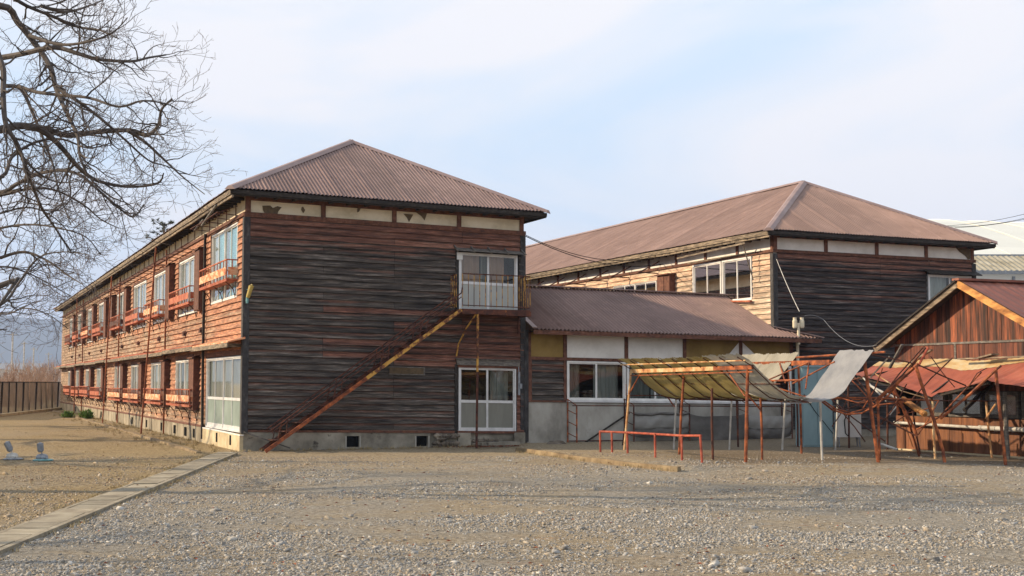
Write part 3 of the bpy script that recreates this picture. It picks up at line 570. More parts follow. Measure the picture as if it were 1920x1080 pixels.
wl = MB(); clap(wl, Lf, .0, LA, .47, ZB - .06, .158, openL, 2, redL, step=.9, grey=lambda s, z: (.22 if 2.6 < z < 3.9 else 0) + (.25 if z < 1 else 0) - (.12 if s < 6 else 0))
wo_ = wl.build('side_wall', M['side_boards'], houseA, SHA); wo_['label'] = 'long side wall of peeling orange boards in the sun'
wl = MB(); clap(wl, Rt, .0, LA, .3, ZB - .06, .32, [], 3, lambda s, z: .3, step=3); 
for q in (0,):
    pass
wl.box(0, WD, LA, LA + .03, 0, 6.1, (.4, .2, 0)); wl.build('rear_wall', M['front_boards'], houseA, SHA)
rc = MB()
for o in openF: recess(rc, F, *o)
for o in openL: recess(rc, Lf, *o, d=.5)
rc.split('room', M['dark'], houseA, SHA)
# plaster band + posts + belt
pl_ = MB(); pl_.quad((0, .004, ZB - .08), (WD, .004, ZB - .08), (WD, .004, 6.14), (0, .004, 6.14)); pl_.quad((.004, 0, ZB - .08), (.004, 0, 6.14), (.004, LA, 6.14), (.004, LA, ZB - .08)); pl_.quad((WD - .004, 0, ZB - .08), (WD - .004, LA, ZB - .08), (WD - .004, LA, 6.3), (WD - .004, 0, 6.3))
pl_.build('plaster_band', M['plaster'], houseA, SHA)
tm = MB()
for x in (0.0, 1.85, 3.68, 5.42, WD - .11): tm.box(x, x + .11, -.035, .003, ZB + .041, 6.13, (random.random(), 0, 0))
tm.box(-.01, WD + .01, -.037, .003, 6.02, 6.12)
tm.box(-.05, WD + .05, -.058, .002, ZB - .045, ZB + .04, (.3, 0, 0)); tm.box(-.04, WD + .04, -.046, .002, ZB - .075, ZB - .046, (.6, 0, 0))
tm.box(-.059, .001, .0, LA, ZB - .045, ZB + .04, (.3, 0, 0))
y = 0.0; k = 0
while y < LA: tm.box(-.014, .001, y, y + .05, ZB + .041, 6.13, (random.random(), 0, 0)); y += 1.2; k += 1
tm.box(WD - .02, WD + .045, -.045, .05, .4, 5.6)
tm.split('timber_frame', M['redwood'], houseA, SHA)
def patch(root, fm, pts, mat, shear, name='bare_clay_patch', n=.008):
    m_ = MB(); m_.add([fm(s, n, z) for s, z in pts] + [fm(s, n - .003, z) for s, z in pts], [tuple(range(len(pts)))] ); return m_.build(name, M[mat], root, shear)
def fr2(px, py):
    x = (px - 960) / FPX; y = (540 - py) / FPX; d = Vector((x, _c - _s * y, _s + _c * y)); n = Vector((-SA, CA, 0)); o = Vector((OX, OY, 0)) - Vector((0, 0, CAM_H)); t = o.dot(n) / d.dot(n); p = d * t + Vector((0, 0, CAM_H)); a, b = W2L(p); return (a, p.z - SHA * a)
def zp(x, y): return (440 + x / 3, 240 + y / 3)
for poly in ([(155, 437), (200, 436), (215, 450), (240, 440), (264, 446), (245, 470), (240, 487), (170, 482), (158, 462)], [(375, 448), (384, 442), (397, 462), (385, 480), (374, 462)], [(690, 443), (712, 446), (700, 470), (688, 476)], [(948, 482), (1004, 487), (980, 530), (968, 505)], [(1010, 460), (1045, 470), (1083, 475), (1068, 521), (1050, 497), (1020, 475)], [(1522, 497), (1536, 498), (1530, 506)]):
    patch(houseA, F, [fr2(*zp(*p)) for p in poly][::-1], 'clay', SHA)
# corner posts (grey)
cp = MB(); cp.box(-.055, .10, -.055, -.0, .42, ZB - .08, (.3, 0, 0)); cp.box(-.055, -.002, .001, .13, .42, ZB - .08, (.6, 0, 0)); cp.box(WD - .10, WD + .046, -.047, -.0, .42, ZB - .08, (.2, 0, 0))
cp.split('corner_post', M['darkpost'], houseA, SHA)
sk = MB(); sk.box(2.3, WD, -.05, .0, .46, .52, (.7, 0, 0)); sk.box(.0, 2.32, -.045, .0, .455, .51, (.3, 0, 0)); sk.box(-.06, .0, 5.0, LA, .41, .47, (.7, 0, 0)); sk.split('bottom_rail', M['redwood'], houseA, SHA)
# plinth
pn = MB()
def plinth(x0, x1, z1, n0=.03, holes=()):
    xs_ = sorted({x0, x1, *[q for h in holes for q in h[:2]]})
    for a, b in zip(xs_, xs_[1:]):
        m_ = (a + b) / 2; h = [h for h in holes if h[0] <= m_ <= h[1]]
        if h: pn.box(a, b, -n0, .05, -.1, h[0][2]); pn.box(a, b, -n0, .05, h[0][3], z1)
        else: pn.box(a, b, -n0, .05, -.1, z1)
plinth(.0, 4.72, .455, holes=[(2.53, 2.86, .07, .34), (4.33, 4.64, .07, .33)]); pn.box(5.45, 5.8, -.06, .05, -.1, .40); pn.box(7.0, 7.3, -.07, .05, -.1, .40); pn.box(4.72, 7.1, .02, .06, -.1, .43)
po = pn.build('plinth', M['concrete'], houseA, SHA * .4)
vn = MB(); vn.box(2.50, 2.89, .046, .25, .04, .36); vn.box(4.30, 4.67, .046, .25, .04, .35); vn.split('vent', M['black'], houseA, SHA * .4)  # black boxes behind the holes, the shade inside them put into the colour
vf = MB()
for a, b, z in ((2.51, 2.87, .34), (4.31, 4.66, .33)):
    for q in (a, b): vf.box(q - .0, q + .03, -.04, -.0301, .05, z)
vf.split('vent_frame', M['concrete_w'], houseA, SHA * .4)
stn = MB(); rnd = random.Random(6)
for i in range(26):
    x = 4.78 + rnd.random() * .66; z = rnd.choice([.03, .14, .25, .33]); stn.rock((x, -.02 - rnd.random() * .04, z), .07 + rnd.random() * .08, .07, .045 + rnd.random() * .03, i, (rnd.random(), 0, 0))
for i in range(16):
    x = 5.85 + rnd.random() * 1.1; stn.rock((x, .0 - rnd.random() * .1, rnd.choice([.02, .1, .2])), .07 + rnd.random() * .07, .08, .05, i + 50, (rnd.random(), 0, 0))
for i in range(20): stn.rock((rnd.uniform(-.1, 7.2), -.16 - rnd.random() * .3, .0), .03 + rnd.random() * .06, .05, .03, i + 90, (rnd.random(), 0, 0))
stn.split('foundation_stone', M['stone'], houseA, SHA * .4)
stp = MB(); stp.box(5.95, 7.0, -.42, -.06, -.05, .12); stp.build('door_step', M['concrete'], houseA)
pb_ = MB(); pb_.box(-.09, -.0, -.05, 4.95, -.1, .40); pb2 = MB()
b = 5.0; rnd = random.Random(8)
while b < LA: w = rnd.uniform(1.2, 2.2); pb2.box(-.045 - rnd.random() * .02, .0, b, min(b + w - .015, LA), -.1, .405, (rnd.random(), 0, 0)); b += w
pb_.build('plinth', M['concrete_c'], houseA, SHA); pb2.build('plinth', M['concrete_t'], houseA, SHA)
vh = MB()
for b in (.95, 2.75): vh.box(-.093, -.088, b, b + .22, .1, .34)
for b in (6.3, 7.8, 9.8, 12.5, 16, 20, 25, 31, 37, 44): vh.box(-.075, -.04, b, b + .3, .08, .33)
vh.split('vent', M['black'], houseA, SHA)  # black plates on the plinth, shade of the vent openings as colour
# small hatch in the front wall
h_ = MB(); h_.box(3.62, 4.52, -.045, -.01, 1.93, 2.08); h_.build('hatch', M['clay'], houseA, SHA)
h2 = MB(); h2.box(3.60, 4.55, -.05, -.02, 2.08, 2.11); h2.box(3.60, 4.55, -.05, -.02, 1.90, 1.93); h2.box(4.52, 4.56, -.05, -.02, 1.9, 2.11); h2.build('hatch_frame', M['greywood'], houseA, SHA)
hip_roof(houseA, LA, 6.22, 8.40, .5, SHA, 'roof')
# front doors
window(houseA, F, 5.47, 7.06, .46, 2.15, 2, SHA, 'sliding_door', 'alu', mid=1.27, lowmat='curtain_d', curtain='x', curtspan=[(.04, .13, 'curtain'), (.66, .82, 'curtain_l'), (.80, .98, 'curtain')], cd=.45, kick=.07, label='ground floor aluminium sliding door beside the stair post', glass='glass')
window(houseA, F, 5.47, 7.10, 3.52, 5.08, 2, SHA, 'sliding_door', 'alu', mid=4.30, lowmat='curtain_l', curtain='x', curtspan=[(.05, .38, 'pinkwall'), (.40, .50, 'curtain_d'), (.55, .80, 'pinkwall')], cd=.12, kick=.05, label='upper aluminium sliding door behind the steel balcony')
tr_ = MB(); tr_.box(5.36, 5.44, -.05, .0, .45, 2.2, (.4, 0, 0)); tr_.box(5.37, 5.44, -.05, .0, 3.5, 5.1, (.4, 0, 0)); tr_.box(7.13, 7.18, -.04, .0, 3.5, 5.1, (.4, 0, 0)); tr_.split('door_post', M['darkwood'], houseA, SHA)
aw = MB()
aw.add([(5.32, -.28, 5.10), (7.26, -.28, 5.10), (7.26, -.02, 5.20), (5.32, -.02, 5.20), (5.32, -.28, 5.085), (7.26, -.28, 5.085)], [(0, 1, 2, 3), (4, 5, 1, 0), (4, 0, 3), (5, 2, 1), (4, 3, 2, 5)])
for x in (5.34, 5.8, 6.27, 6.74, 7.2): aw.bar((x, -.3, 5.075), (x, -.02, 5.235), .03, .05)
aw.build('awning', M['greywood'], houseA, SHA)
lt = MB(); lt.box(5.40, 7.14, -.10, -.03, 2.19, 2.34, (.8, 0, 0)); lt.box(5.36, 7.18, -.14, -.03, 2.341, 2.36, (.2, 0, 0)); lt.build('door_lintel', M['greywood'], houseA, SHA)
mt = MB(); mt.box(7.10, 7.15, -.09, -.04, 1.45, 2.05); mt.box(7.12, 7.19, -.13, -.05, 1.62, 1.75); mt.tube([(7.12, -.06, 2.05), (7.12, -.06, 2.2)], .012, 6); mt.build('meter', M['lampgrey'], houseA, SHA)
jb = MB(); jb.box(5.40, 5.55, -.09, -.052, 4.88, 5.06); jb.build('junction_box', M['white'], houseA, SHA)
# left side: windows, shutter boxes, rails, awnings
for i, (a, b) in enumerate(upW):
    sp_ = [(0, .1, 'curtain'), (.02, .42, 'curtain_t'), (.42, .52, 'curtain_d'), (.52, .80, 'curtain_t'), (.8, 1, 'curtain')] if i == 0 else None
    window(houseA, Lf, a + .04, b - .04, openL[i][2] + .02, openL[i][3] - .02, 4, SHA, 'window', 'alu_w', curtain='curtain', curtspan=sp_, cd=.05, glass='glass_s', label='upper window with turquoise curtains nearest the corner' if i == 0 else None)
for i, (a, b) in enumerate(loW):
    j = i + 9; d = i == 0
    window(houseA, Lf, a + .04, b - .04, openL[j][2] + .03, openL[j][3] - .02, 4, SHA, 'sliding_door' if d else 'window', 'alu' if d else 'alu_w', curtain='curtain_l' if d else 'curtain', cd=.07, mid=1.22 if d else None, lowmat='greenpanel' if d else None, glass='glass_s', kick=.06 if d else 0, label='four leaf glass sliding door at the sunlit corner' if d else None)
def shutter(a, b, z0, z1, n=.20):
    s = MB(); s.box(-n, .0, a, b, z0, z1, (.2, 0, 0)); w = (b - a) / 6
    for q in range(6): s.box(-n - .012, -n - .0005, a + q * w + .004, a + (q + 1) * w - .004, z0 + .02, z1 - .04, (random.random(), 0, 0))
    s.add([(-n - .06, a - .04, z1 - .0), (.0, a - .04, z1 + .07), (.0, b + .04, z1 + .07), (-n - .06, b + .04, z1 - .0), (-n - .06, a - .04, z1 - .03), (-n - .06, b + .04, z1 - .03)], [(0, 1, 2, 3), (4, 0, 3, 5), (4, 5, 2, 1)], (.5, 0, 0))
    s.build('shutter_box', M['redwood'], houseA, SHA)
for i, (a, b) in enumerate(upW):
    if i in (0, 3): continue
    shutter(a - 1.1, a - .30, 3.62, 5.33)
shutter(26.4, 27.4, 3.6, 5.3)
for i, (a, b) in enumerate(loW):
    if i == 0: continue
    shutter(a - 1.1, a - .30, .86, 2.33)
def rail(a, b, z0, z1, n, panelmat, balusters, deck=True):
    r_ = MB(); t = .014
    for z in (z0, z1): r_.bar((-n, a, z), (-n, b, z), .03, .03); r_.bar((-n, a, z), (0, a, z), .03, .03); r_.bar((-n, b, z), (0, b, z), .03, .03)
    for k in range(balusters + 1): y = a + (b - a) * k / balusters; r_.bar((-n, y, z0), (-n, y, z1), .022, .022)
    for y in (a, b):
        for q in (.0, .5): r_.bar((-n * q - .01, y, z0), (-n * q - .01, y, z1), .02, .02)
    if deck:
        k = a + .02
        while k < b: r_.box(-n + .01, 0, k, k + .07, z0 - .03, z0 - .012); k += .1
        r_.box(-n - .01, -n + .035, a - .01, b + .01, z0 - .05, z0 - .016)
    ro = r_.build('window_rail', M['orange'], houseA, SHA)
    p = MB(); h0, h1 = z0 + (z1 - z0) * .22, z0 + (z1 - z0) * .62; m_ = (a + b) / 2
    p.box(-n - .022, -n - .016, a + .05, b - .05, h0, h1); p.box(-n + .03, -.02, a - .018, a - .012, h0, h1)
    p.build('panel', M[panelmat], ro, SHA)
    k = MB(); nb = 3 if b - a < 4 else 4
    for q in range(nb):
        y = a + .25 + (b - a - .5) * q / (nb - 1); pts = [(-n + .02, y, z0 - .05), (-n * .62, y, z0 - .12), (-n * .3, y, z0 - .22), (-.03, y, z0 - .44)]
        k.tube(pts, .013, 5); k.bar((-.02, y, z0 - .02), (-.02, y, z0 - .5), .03, .02)
    k.split('bracket', M['rust_d'], ro, SHA)
rail(.75, 4.55, 4.15, 4.63, .30, 'peel', 9)
rj = random.Random(15)
for i, f in enumerate(far[1:]): q = rj.uniform(-.04, .04); rail(f - 3.45 + rj.uniform(.0, .2), f + rj.uniform(.1, .3), 3.86 + q, 4.32 + q, .28 + rj.uniform(0, .06), ('orange', 'peel', 'orange', 'rust_d')[i % 4], rj.choice([8, 9, 10, 11]))
for i, f in enumerate(far[1:]): q = rj.uniform(-.035, .035); rail(f - 3.9 + rj.uniform(-.05, .15), f + .45 + rj.uniform(-.2, .05), .98 + q, 1.42 + q, .28 + rj.uniform(0, .05), 'peel' if i < 4 else 'orange', rj.choice([13, 14, 15]))
# tiled awning strips between floors
edges = [(-.12, 4.95)] + [(4.9 + 5.45 * q, 10.28 + 5.45 * q) for q in range(4)] + [(26.9, 30.5), (30.4, 35.7), (35.7, 41.1), (41.2, 46.5), (46.6, 50.8), (50.9, 55)]
for i, (a, b) in enumerate(edges):
    s = MB(); n = .42; zt, zf = 2.72, 2.60 + (.03 if i % 2 else 0) - (.02 if i == 3 else 0)
    s.add([(-n, a, zf), (-n, b, zf), (0, b, zt), (0, a, zt), (-n, a, zf - .03), (-n, b, zf - .03), (0, b, zt - .05), (0, a, zt - .05)], [(0, 3, 2, 1), (4, 5, 6, 7), (0, 1, 5, 4), (3, 7, 6, 2), (0, 4, 7, 3), (1, 2, 6, 5)])
    so = s.build('awning', M['peel'] if i == 0 else M['orange'], houseA, SHA)
    f_ = MB(); f_.box(-n - .02, -n + .01, a - .01, b + .01, zf - .14, zf - .031); k = a + .3
    while k < b: f_.box(-n + .012, -.001, k, k + .07, zf - .12, zf - .04); k += 1.25
    f_.build('awning_board', M['fascia'], so, SHA)
    if i < 9:
        for q in (0,):
            pass
hd = MB()
for i, (a, b) in enumerate(loW): hd.box(-.05, -.001, a - .05, b + .05, openL[i + 9][3] + .0, openL[i + 9][3] + .12, (random.random(), 0, 0))
for i, (a, b) in enumerate(upW): hd.box(-.05, -.001, a - .03, b + .03, openL[i][3], min(openL[i][3] + .08, 5.62), (random.random(), 0, 0)); hd.box(-.05, -.001, b - .0, b + .07, openL[i][2], openL[i][3] - .001, (random.random(), 0, 0))
hd.split('window_head', M['redwood'], houseA, SHA)
# awning rods above upper windows
for i, f in enumerate(far):
    k = MB(); a = f - 3.4 if i else .9; b = f + .4; z = 5.42 if i else 5.78
    nb = 5
    for q in range(nb):
        y = a + (b - a) * q / (nb - 1); k.tube([(-.02, y, z - .03), (-.55, y + .02, z)], .011, 5); k.tube([(-.52, y + .02, z), (-.03, y, z + .36 if i else z + .2)], .009, 5)
    k.tube([(-.53, a - .1, z + .012), (-.53, (a + b) / 2, z - .01), (-.53, b + .1, z + .015)], .012, 5)
    k.build('awning_rod_frame', M['rust_d'], houseA, SHA)
vc = MB()
for b in (5.4, 8.2, 13.4, 18.6, 23.6, 31.5, 37, 42.3, 47):   # small half round vent hoods
    pts = [(-.02, b, 3.16), (-.02, b + .30, 3.16)]; vs = []
    for q in range(7):
        t = math.pi * q / 6; vs += [(-.03, b + .15 - .15 * math.cos(t), 3.02 + .16 * math.sin(t)), (-.12, b + .15 - .13 * math.cos(t), 3.01 + .13 * math.sin(t))]
    vc.add(vs, [(2 * q, 2 * q + 1, 2 * q + 3, 2 * q + 2) for q in range(6)] + [(1, 3, 5, 7, 9, 11, 13)])
vc.split('vent_hood', M['rust_d'], houseA, SHA)
for (b, n, zt, ln) in ((12.1, .78, 6.03, .0), (24.7, .66, 5.98, .05), (40.5, .45, 5.98, .03)):
    s = MB(); s.tube([(-n, b, 0), (-n * .5 - .21, b - .03, 3.0), (-.42, b, zt)], .028, 8); s.tube([(-n + .02, b, 2.6), (-.0, b, 2.62)], .02, 6); s.tube([(-.47, b, 5.4), (-.0, b, 5.4)], .02, 6); s.tube([(-.12, b - .3, .0), (-.12, b - .25, 5.9)], .028, 8)
    s.build('support_pole', M['rust'], houseA, SHA * 0)
s = MB(); s.tube([(-.09, 4.98, .1), (-.10, 5.0, 2.4), (-.10, 4.95, 5.7)], .04, 8); s.build('drain_pipe', M['darkwood'], houseA)
s = MB(); s.bar((-.05, -.1, .38), (-.05, 5, .405), .09, .03); s.build('door_sill', M['alu_w'], houseA, SHA)
# loose timber bits under the eave and by the corner
s = MB(); s.bar((-.55, .9, 5.98), (-.5, 3.2, 5.72), .05, .04); s.bar((-.45, 4.6, 5.75), (-.5, 3.0, 5.86), .04, .03); s.bar((.0, -.12, .46), (1.1, -.2, .06), .06, .03); s.split('loose_batten', M['greywood'], houseA)
# corner lamp
lp = empty('wall_lamp', (0, 0, 0)); lp.parent = houseA
lm = MB(); lm.tube([(.04, -.15, 3.66), (.10, -.26, 3.93)], [.045, .06], 10); lm.tube([(.105, -.265, 3.94), (.11, -.27, 3.97)], [.03, .02], 8); q1 = lm.build('lamp_cover', M['tube'], lp)
lm = MB(); lm.lathe((.03, -.13, 3.52), [(.028, 0), (.034, .05), (.03, .14)], 10); lm.tube([(.02, -.04, 3.6), (.03, -.12, 3.58)], .012, 6); lm.tube([(.02, -.04, 3.85), (.09, -.2, 3.86)], .01, 6); lm.build('lamp_socket', M['teal'], lp)
# balcony and stair (one welded structure fixed to the wall)
bal = empty('steel_stair', (OX, OY, 0), AL); tag(bal, 'rusty steel outside stair climbing the dark end wall to a railed landing', 'stair')
pf = MB(); pf.box(5.28, 7.12, -.80, -.06, 3.44, 3.47); pf.bar((5.26, -.81, 3.41), (7.14, -.81, 3.37), .04, .13); pf.bar((5.28, -.8, 3.41), (5.28, -.06, 3.41), .04, .12); pf.bar((7.12, -.8, 3.37), (7.12, -.06, 3.37), .04, .12)
for x in (5.8, 6.3, 6.8): pf.bar((x, -.78, 3.41), (x, -.06, 3.41), .03, .06)
pf.bar((7.1, -.1, 3.35), (7.1, -.1, 2.9), .05, .04); pf.build('landing', M['rust_d'], bal)
br_ = MB(); zt, zb = 4.35, 3.56
br_.tube([(5.28, -.8, zt), (7.12, -.8, zt - .02)], .016, 6); br_.tube([(5.28, -.8, zb), (7.12, -.8, zb - .03)], .013, 6)
br_.tube([(7.12, -.8, zt - .02), (7.12, -.08, zt - .01)], .016, 6); br_.tube([(7.12, -.8, zb - .03), (7.12, -.08, zb)], .013, 6); br_.tube([(5.24, -.45, zt), (5.24, -.08, zt)], .016, 6); br_.tube([(5.24, -.45, zb), (5.24, -.08, zb)], .013, 6)
bro = br_.build('railing', M['rust_d'], bal)
bs = MB()
for k in range(13): x = 5.28 + 1.84 * k / 12; bs.tube([(x, -.8, zb - .04), (x, -.8, zt)], .010, 5)
for k in range(1, 6): y = -.8 + .72 * k / 5; bs.tube([(7.12, y, zb - .04), (7.12, y, zt)], .010, 5)
for k in range(4): y = -.45 + .37 * k / 3; bs.tube([(5.24, y, zb - .04), (5.24, y, zt)], .010, 5)
bs.split('baluster', M['rust_y'], bro)
def stair_pt(f, b): return Vector((5.24 + (.36 - 5.24) * f, b, 3.44 + (.02 - 3.44) * f))
for b, mt_ in ((-.82, 'rust_y'), (-.28, 'rust_d')):
    s = MB(); s.bar(stair_pt(0, b), stair_pt(.5, b + .0), .035, .085); s.build('stringer', M[mt_], bal); s = MB(); s.bar(stair_pt(.5, b), stair_pt(1.0, b), .035, .085); s.build('stringer', M['rust' if mt_ == 'rust_y' else 'rust_d'], bal)
s = MB()
for k in range(1, 17): p = stair_pt(k / 17, -.55); s.box(p.x - .12, p.x + .12, -.80, -.30, p.z + .05, p.z + .065)
s.split('tread', M['rust_d'], bal)
s = MB()
for b in (-.82, -.28):
    up = Vector((0, 0, .42)); s.tube([stair_pt(.0, b) + Vector((0, 0, .42)), stair_pt(.5, b) + up, stair_pt(.97, b) + Vector((0, 0, .40))], .017, 6); s.tube([stair_pt(.0, b) + Vector((0, 0, .32)), stair_pt(.5, b) + Vector((0, 0, .30)), stair_pt(.97, b) + Vector((0, 0, .33))], .013, 6)
    s.tube([stair_pt(0, b) + up, Vector((5.26, b, 4.0)), Vector((5.28, b, 3.56))][:2], .014, 6)
    for f in (.215, .42, .66, .93): s.tube([stair_pt(f + .012, b), stair_pt(f, b) + Vector((.03, 0, .42))], .014, 6); s.tube([stair_pt(f - .03, b), stair_pt(f - .03, b) + Vector((.03, 0, .42))], .012, 6)
s.build('handrail', M['rust_d'], bal)
s = MB(); s.tube([(5.66, -.8, .0), (5.68, -.8, 1.9)], .032, 8); s.build('support_post', M['rust_d'], bal); s = MB(); s.tube([(5.68, -.8, 1.9), (5.69, -.8, 3.4)], .032, 8); s.build('support_post', M['rust_y'], bal)
s = MB(); s.tube([(5.66, -.78, 3.36), (5.5, -.5, 3.0), (5.4, -.2, 2.6), (5.38, -.1, 2.3)], .022, 6); s.split('brace', M['rust_y'], bal)

# ------------------------------------------------------------------ house B: the rear wing
OBx, OBy = L2W(15.16, .19)[:2]; SHB = -.007; dB = -.29
houseB = empty('wooden_house', (OBx, OBy, 0), AL); tag(houseB, 'second two storey wooden wing behind at right, pale side and black end wall', 'building')
ZBB = 5.40; LB = 50.0
openFB = [(5.44, 7.2, 3.3, 4.98)]
w1 = (1.05, 4.5, 4.02, 5.36)
openLB = [w1, (6.75, 9.95, 3.75, 5.08), (15.5, 18.3, 3.75, 5.02), (21, 24, 3.75, 5.02), (27, 30, 3.75, 5.02)]
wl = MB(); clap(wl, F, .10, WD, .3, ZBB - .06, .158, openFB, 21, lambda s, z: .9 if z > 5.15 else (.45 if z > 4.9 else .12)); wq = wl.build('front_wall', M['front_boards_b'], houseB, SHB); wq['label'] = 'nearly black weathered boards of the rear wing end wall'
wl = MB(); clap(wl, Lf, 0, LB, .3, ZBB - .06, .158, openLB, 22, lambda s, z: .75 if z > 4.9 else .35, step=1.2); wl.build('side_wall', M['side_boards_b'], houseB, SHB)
wl = MB(); clap(wl, Rt, .0, LB, .3, ZBB - .06, .32, [], 23, lambda s, z: .3, step=3); wl.box(0, WD, LB, LB + .03, 0, 5.9, (.4, .2, 0)); wl.build('rear_wall', M['front_boards_b'], houseB, SHB)
rc = MB()
for o in openFB: recess(rc, F, *o)
for o in openLB: recess(rc, Lf, *o, d=1.2)
rc.split('room', M['dark'], houseB, SHB)
pl_ = MB(); pl_.quad((0, .004, ZBB - .08), (WD, .004, ZBB - .08), (WD, .004, 5.9), (0, .004, 5.9)); pl_.quad((.004, 0, ZBB - .08), (.004, 0, 5.9), (.004, LB, 5.9), (.004, LB, ZBB - .08)); pl_.build('plaster_band', M['plaster_w'], houseB, SHB)
tm = MB()
for x in (0.0, 1.75, 3.57, 5.40, WD - .11): tm.box(x, x + .11, -.035, .003, ZBB + .041, 5.86, (random.random(), 0, 0))
tm.box(-.01, WD + .01, -.036, .003, 5.78, 5.85); tm.box(-.05, WD + .05, -.058, .002, ZBB - .045, ZBB + .04, (.3, 0, 0)); tm.box(-.059, .001, 0, LB, ZBB - .045, ZBB + .04, (.3, 0, 0))
y = 0
while y < LB: tm.box(-.034, .001, y, y + .11, ZBB + .041, 5.86, (random.random(), 0, 0)); y += 1.82
tm.split('timber_frame', M['redwood'], houseB, SHB)
cp = MB(); cp.box(-.055, .10, -.055, 0, .2, ZBB - .08, (.2, 0, 0)); cp.box(-.055, -.002, .001, .10, .2, ZBB - .08, (.9, 0, 0)); cp.box(WD - .1, WD + .05, -.05, 0, .2, ZBB - .08, (.1, 0, 0)); cp.split('corner_post', M['darkpost'], houseB, SHB)
pn = MB(); pn.box(0, WD, -.03, .04, -.1, .3); pn.box(-.03, .04, .05, LB, -.1, .3); pn.build('plinth', M['concrete'], houseB)
patch(houseB, F, [(WD - .13, ZBB + .06), (WD - .13, 5.78), (6.6, 5.78), (6.75, 5.66), (6.95, 5.56), (7.05, 5.45)], 'clay', SHB)
hip_roof(houseB, LB, 5.94, 8.13, .5, SHB, 'roof_b')
wa = window(houseB, Lf, 1.10, 2.72, 4.05, 5.33, 2, SHB, 'window', 'alu_w', curtain='x', curtspan=[(.0, .2, 'curtain_d')], cd=.5, label='large window with dark panes nearest the corner of the rear wing'); window(houseB, Lf, 2.78, 4.46, 4.25, 5.33, 2, SHB, 'window', 'alu_w', curtain='x', curtspan=[(.5, .98, 'pinkwall')], cd=.08)
for o in openLB[1:]: window(houseB, Lf, o[0] + .05, o[1] - .05, o[2], o[3] - .03, 4, SHB, 'window', 'alu_w', curtain='curtain', cd=.1)
window(houseB, F, 5.50, 7.16, 3.35, 4.93, 2, SHB, 'window', 'alu', curtain='x', curtspan=[(.08, .48, 'curtain')], cd=.12, label='upper end wall window with a pale sheet imitating a reflection, above the red shed roof')  # the curtain mesh here stands in for the white hall reflected in the glass
aw = MB(); aw.add([(5.32, -.28, 4.96), (7.36, -.28, 4.96), (7.36, -.02, 5.08), (5.32, -.02, 5.08), (5.32, -.28, 4.93), (7.36, -.28, 4.93)], [(0, 1, 2, 3), (4, 5, 1, 0), (4, 0, 3), (5, 2, 1), (4, 3, 2, 5)]); aw.build('awning', M['darkwood'], houseB, SHB)
sb = MB(); sb.box(-.25, 0, 5.55, 6.35, 3.6, 5.12, (.5, 0, 0)); sb.box(-.27, -.251, 5.9, 6.33, 3.7, 5.08, (.9, 0, 0)); sb.box(-.34, .0, 5.5, 6.4, 5.121, 5.16); sb.build('shutter_box', M['redwood'], houseB, SHB)
sb = MB(); sb.box(-.25, 0, 14.3, 15.3, 3.6, 5.08, (.5, 0, 0)); sb.box(-.34, .0, 14.2, 15.4, 5.081, 5.12); sb.build('shutter_box', M['redwood'], houseB, SHB)
for b in (6.6, 8.6, 10.3, 12.1, 14.0, 15.9, 17.8, 19.6, 21.5):
    k = MB(); k.tube([(-.02, b, 5.64), (-.60, b + .35, 5.28)], .022, 5); k.tube([(-.62, b + .37, 5.285), (.0, b + .1, 5.25)], .020, 5); k.build('awning_bracket', M['rust_d'], houseB, SHB)
k = MB(); k.bar((-.5, .7, 5.66), (-.5, 4.6, 5.55), .03, .05); k.bar((-.46, .9, 5.72), (-.2, .75, 4.6), .035, .035); k.bar((-.04, .85, 5.42), (-.04, 4.7, 5.42), .06, .05); k.tube([(-.5, 1.2, 5.7), (-.2, .85, 5.72)], .02, 6); k.split('loose_batten', M['fascia'], houseB, SHB)
k = MB(); k.bar((-.12, 1.0, 4.0), (-.12, 4.5, 4.18), .08, .05); k.build('window_sill', M['orange'], houseB, SHB)

# ------------------------------------------------------------------ low linking building
low = empty('low_annex', (OX, OY, 0), AL); tag(low, 'single storey annex with corrugated roof joining the two wooden buildings', 'building')
SHL = -.0150; zk = .12            # heights given at a=0
x0l, x1l, x2l = 7.34, 15.12, 16.35; ze, zr, ye, yr = 3.12, 4.48, -.5, 2.7; kk = (zr - ze) / (yr - ye); ln = math.hypot(1, kk)
rf = MB()
def inwL(s):
    if s <= x1l: return yr - ye
    return max(0, (x2l - s) / (x2l - x1l) * 1.35)
def inwL2(s): return yr - ye if s <= x1l else (max(0.0, (x2l - s) / (x2l - x1l)) * .69)
corr(rf, lambda s, t: Vector((s, ye + t, ze + kk * t)), x0l, x2l, .112, .026, inwL2, (0, -kk / ln, 1 / ln), seam=.04, sheet=8)
ro = rf.build('roof', M['roof'], low, SHL)
q = MB(); q.quad((x0l, yr, zr - .0), (x1l, yr, zr - .0), (x1l, 5.9, ze), (x0l, 5.9, ze)); q.build('roof', M['roof'], low, SHL)
q = MB(); q.bar((x0l, yr, zr + .03), (x1l, yr, zr + .03), .26, .03); q.bar((x1l, .17, ze + kk * .69 + .03), (x2l, ye, ze + .025), .2, .03); q.bar((x0l + .05, ye, ze + .03), (x0l + .05, yr, zr + .03), .14, .03); q.build('ridge_cap', M['ridge'], ro, SHL)
q = MB(); q.box(x0l + .02, x2l - .05, ye + .02, ye + .05, ze - .13, ze - .02); q.box(x2l - .08, x2l - .05, ye + .05, .15, ze - .13, ze - .02); q.build('fascia', M['redwood'], ro, SHL)
q = MB(); q.quad((x0l, ye + .03, ze - .09), (x2l - .06, ye + .03, ze - .09), (x2l - .06, .1, ze - .03), (x0l, .1, ze - .03)); q.build('soffit', M['darkwood'], ro, SHL)
q = MB(); xe = 15.55
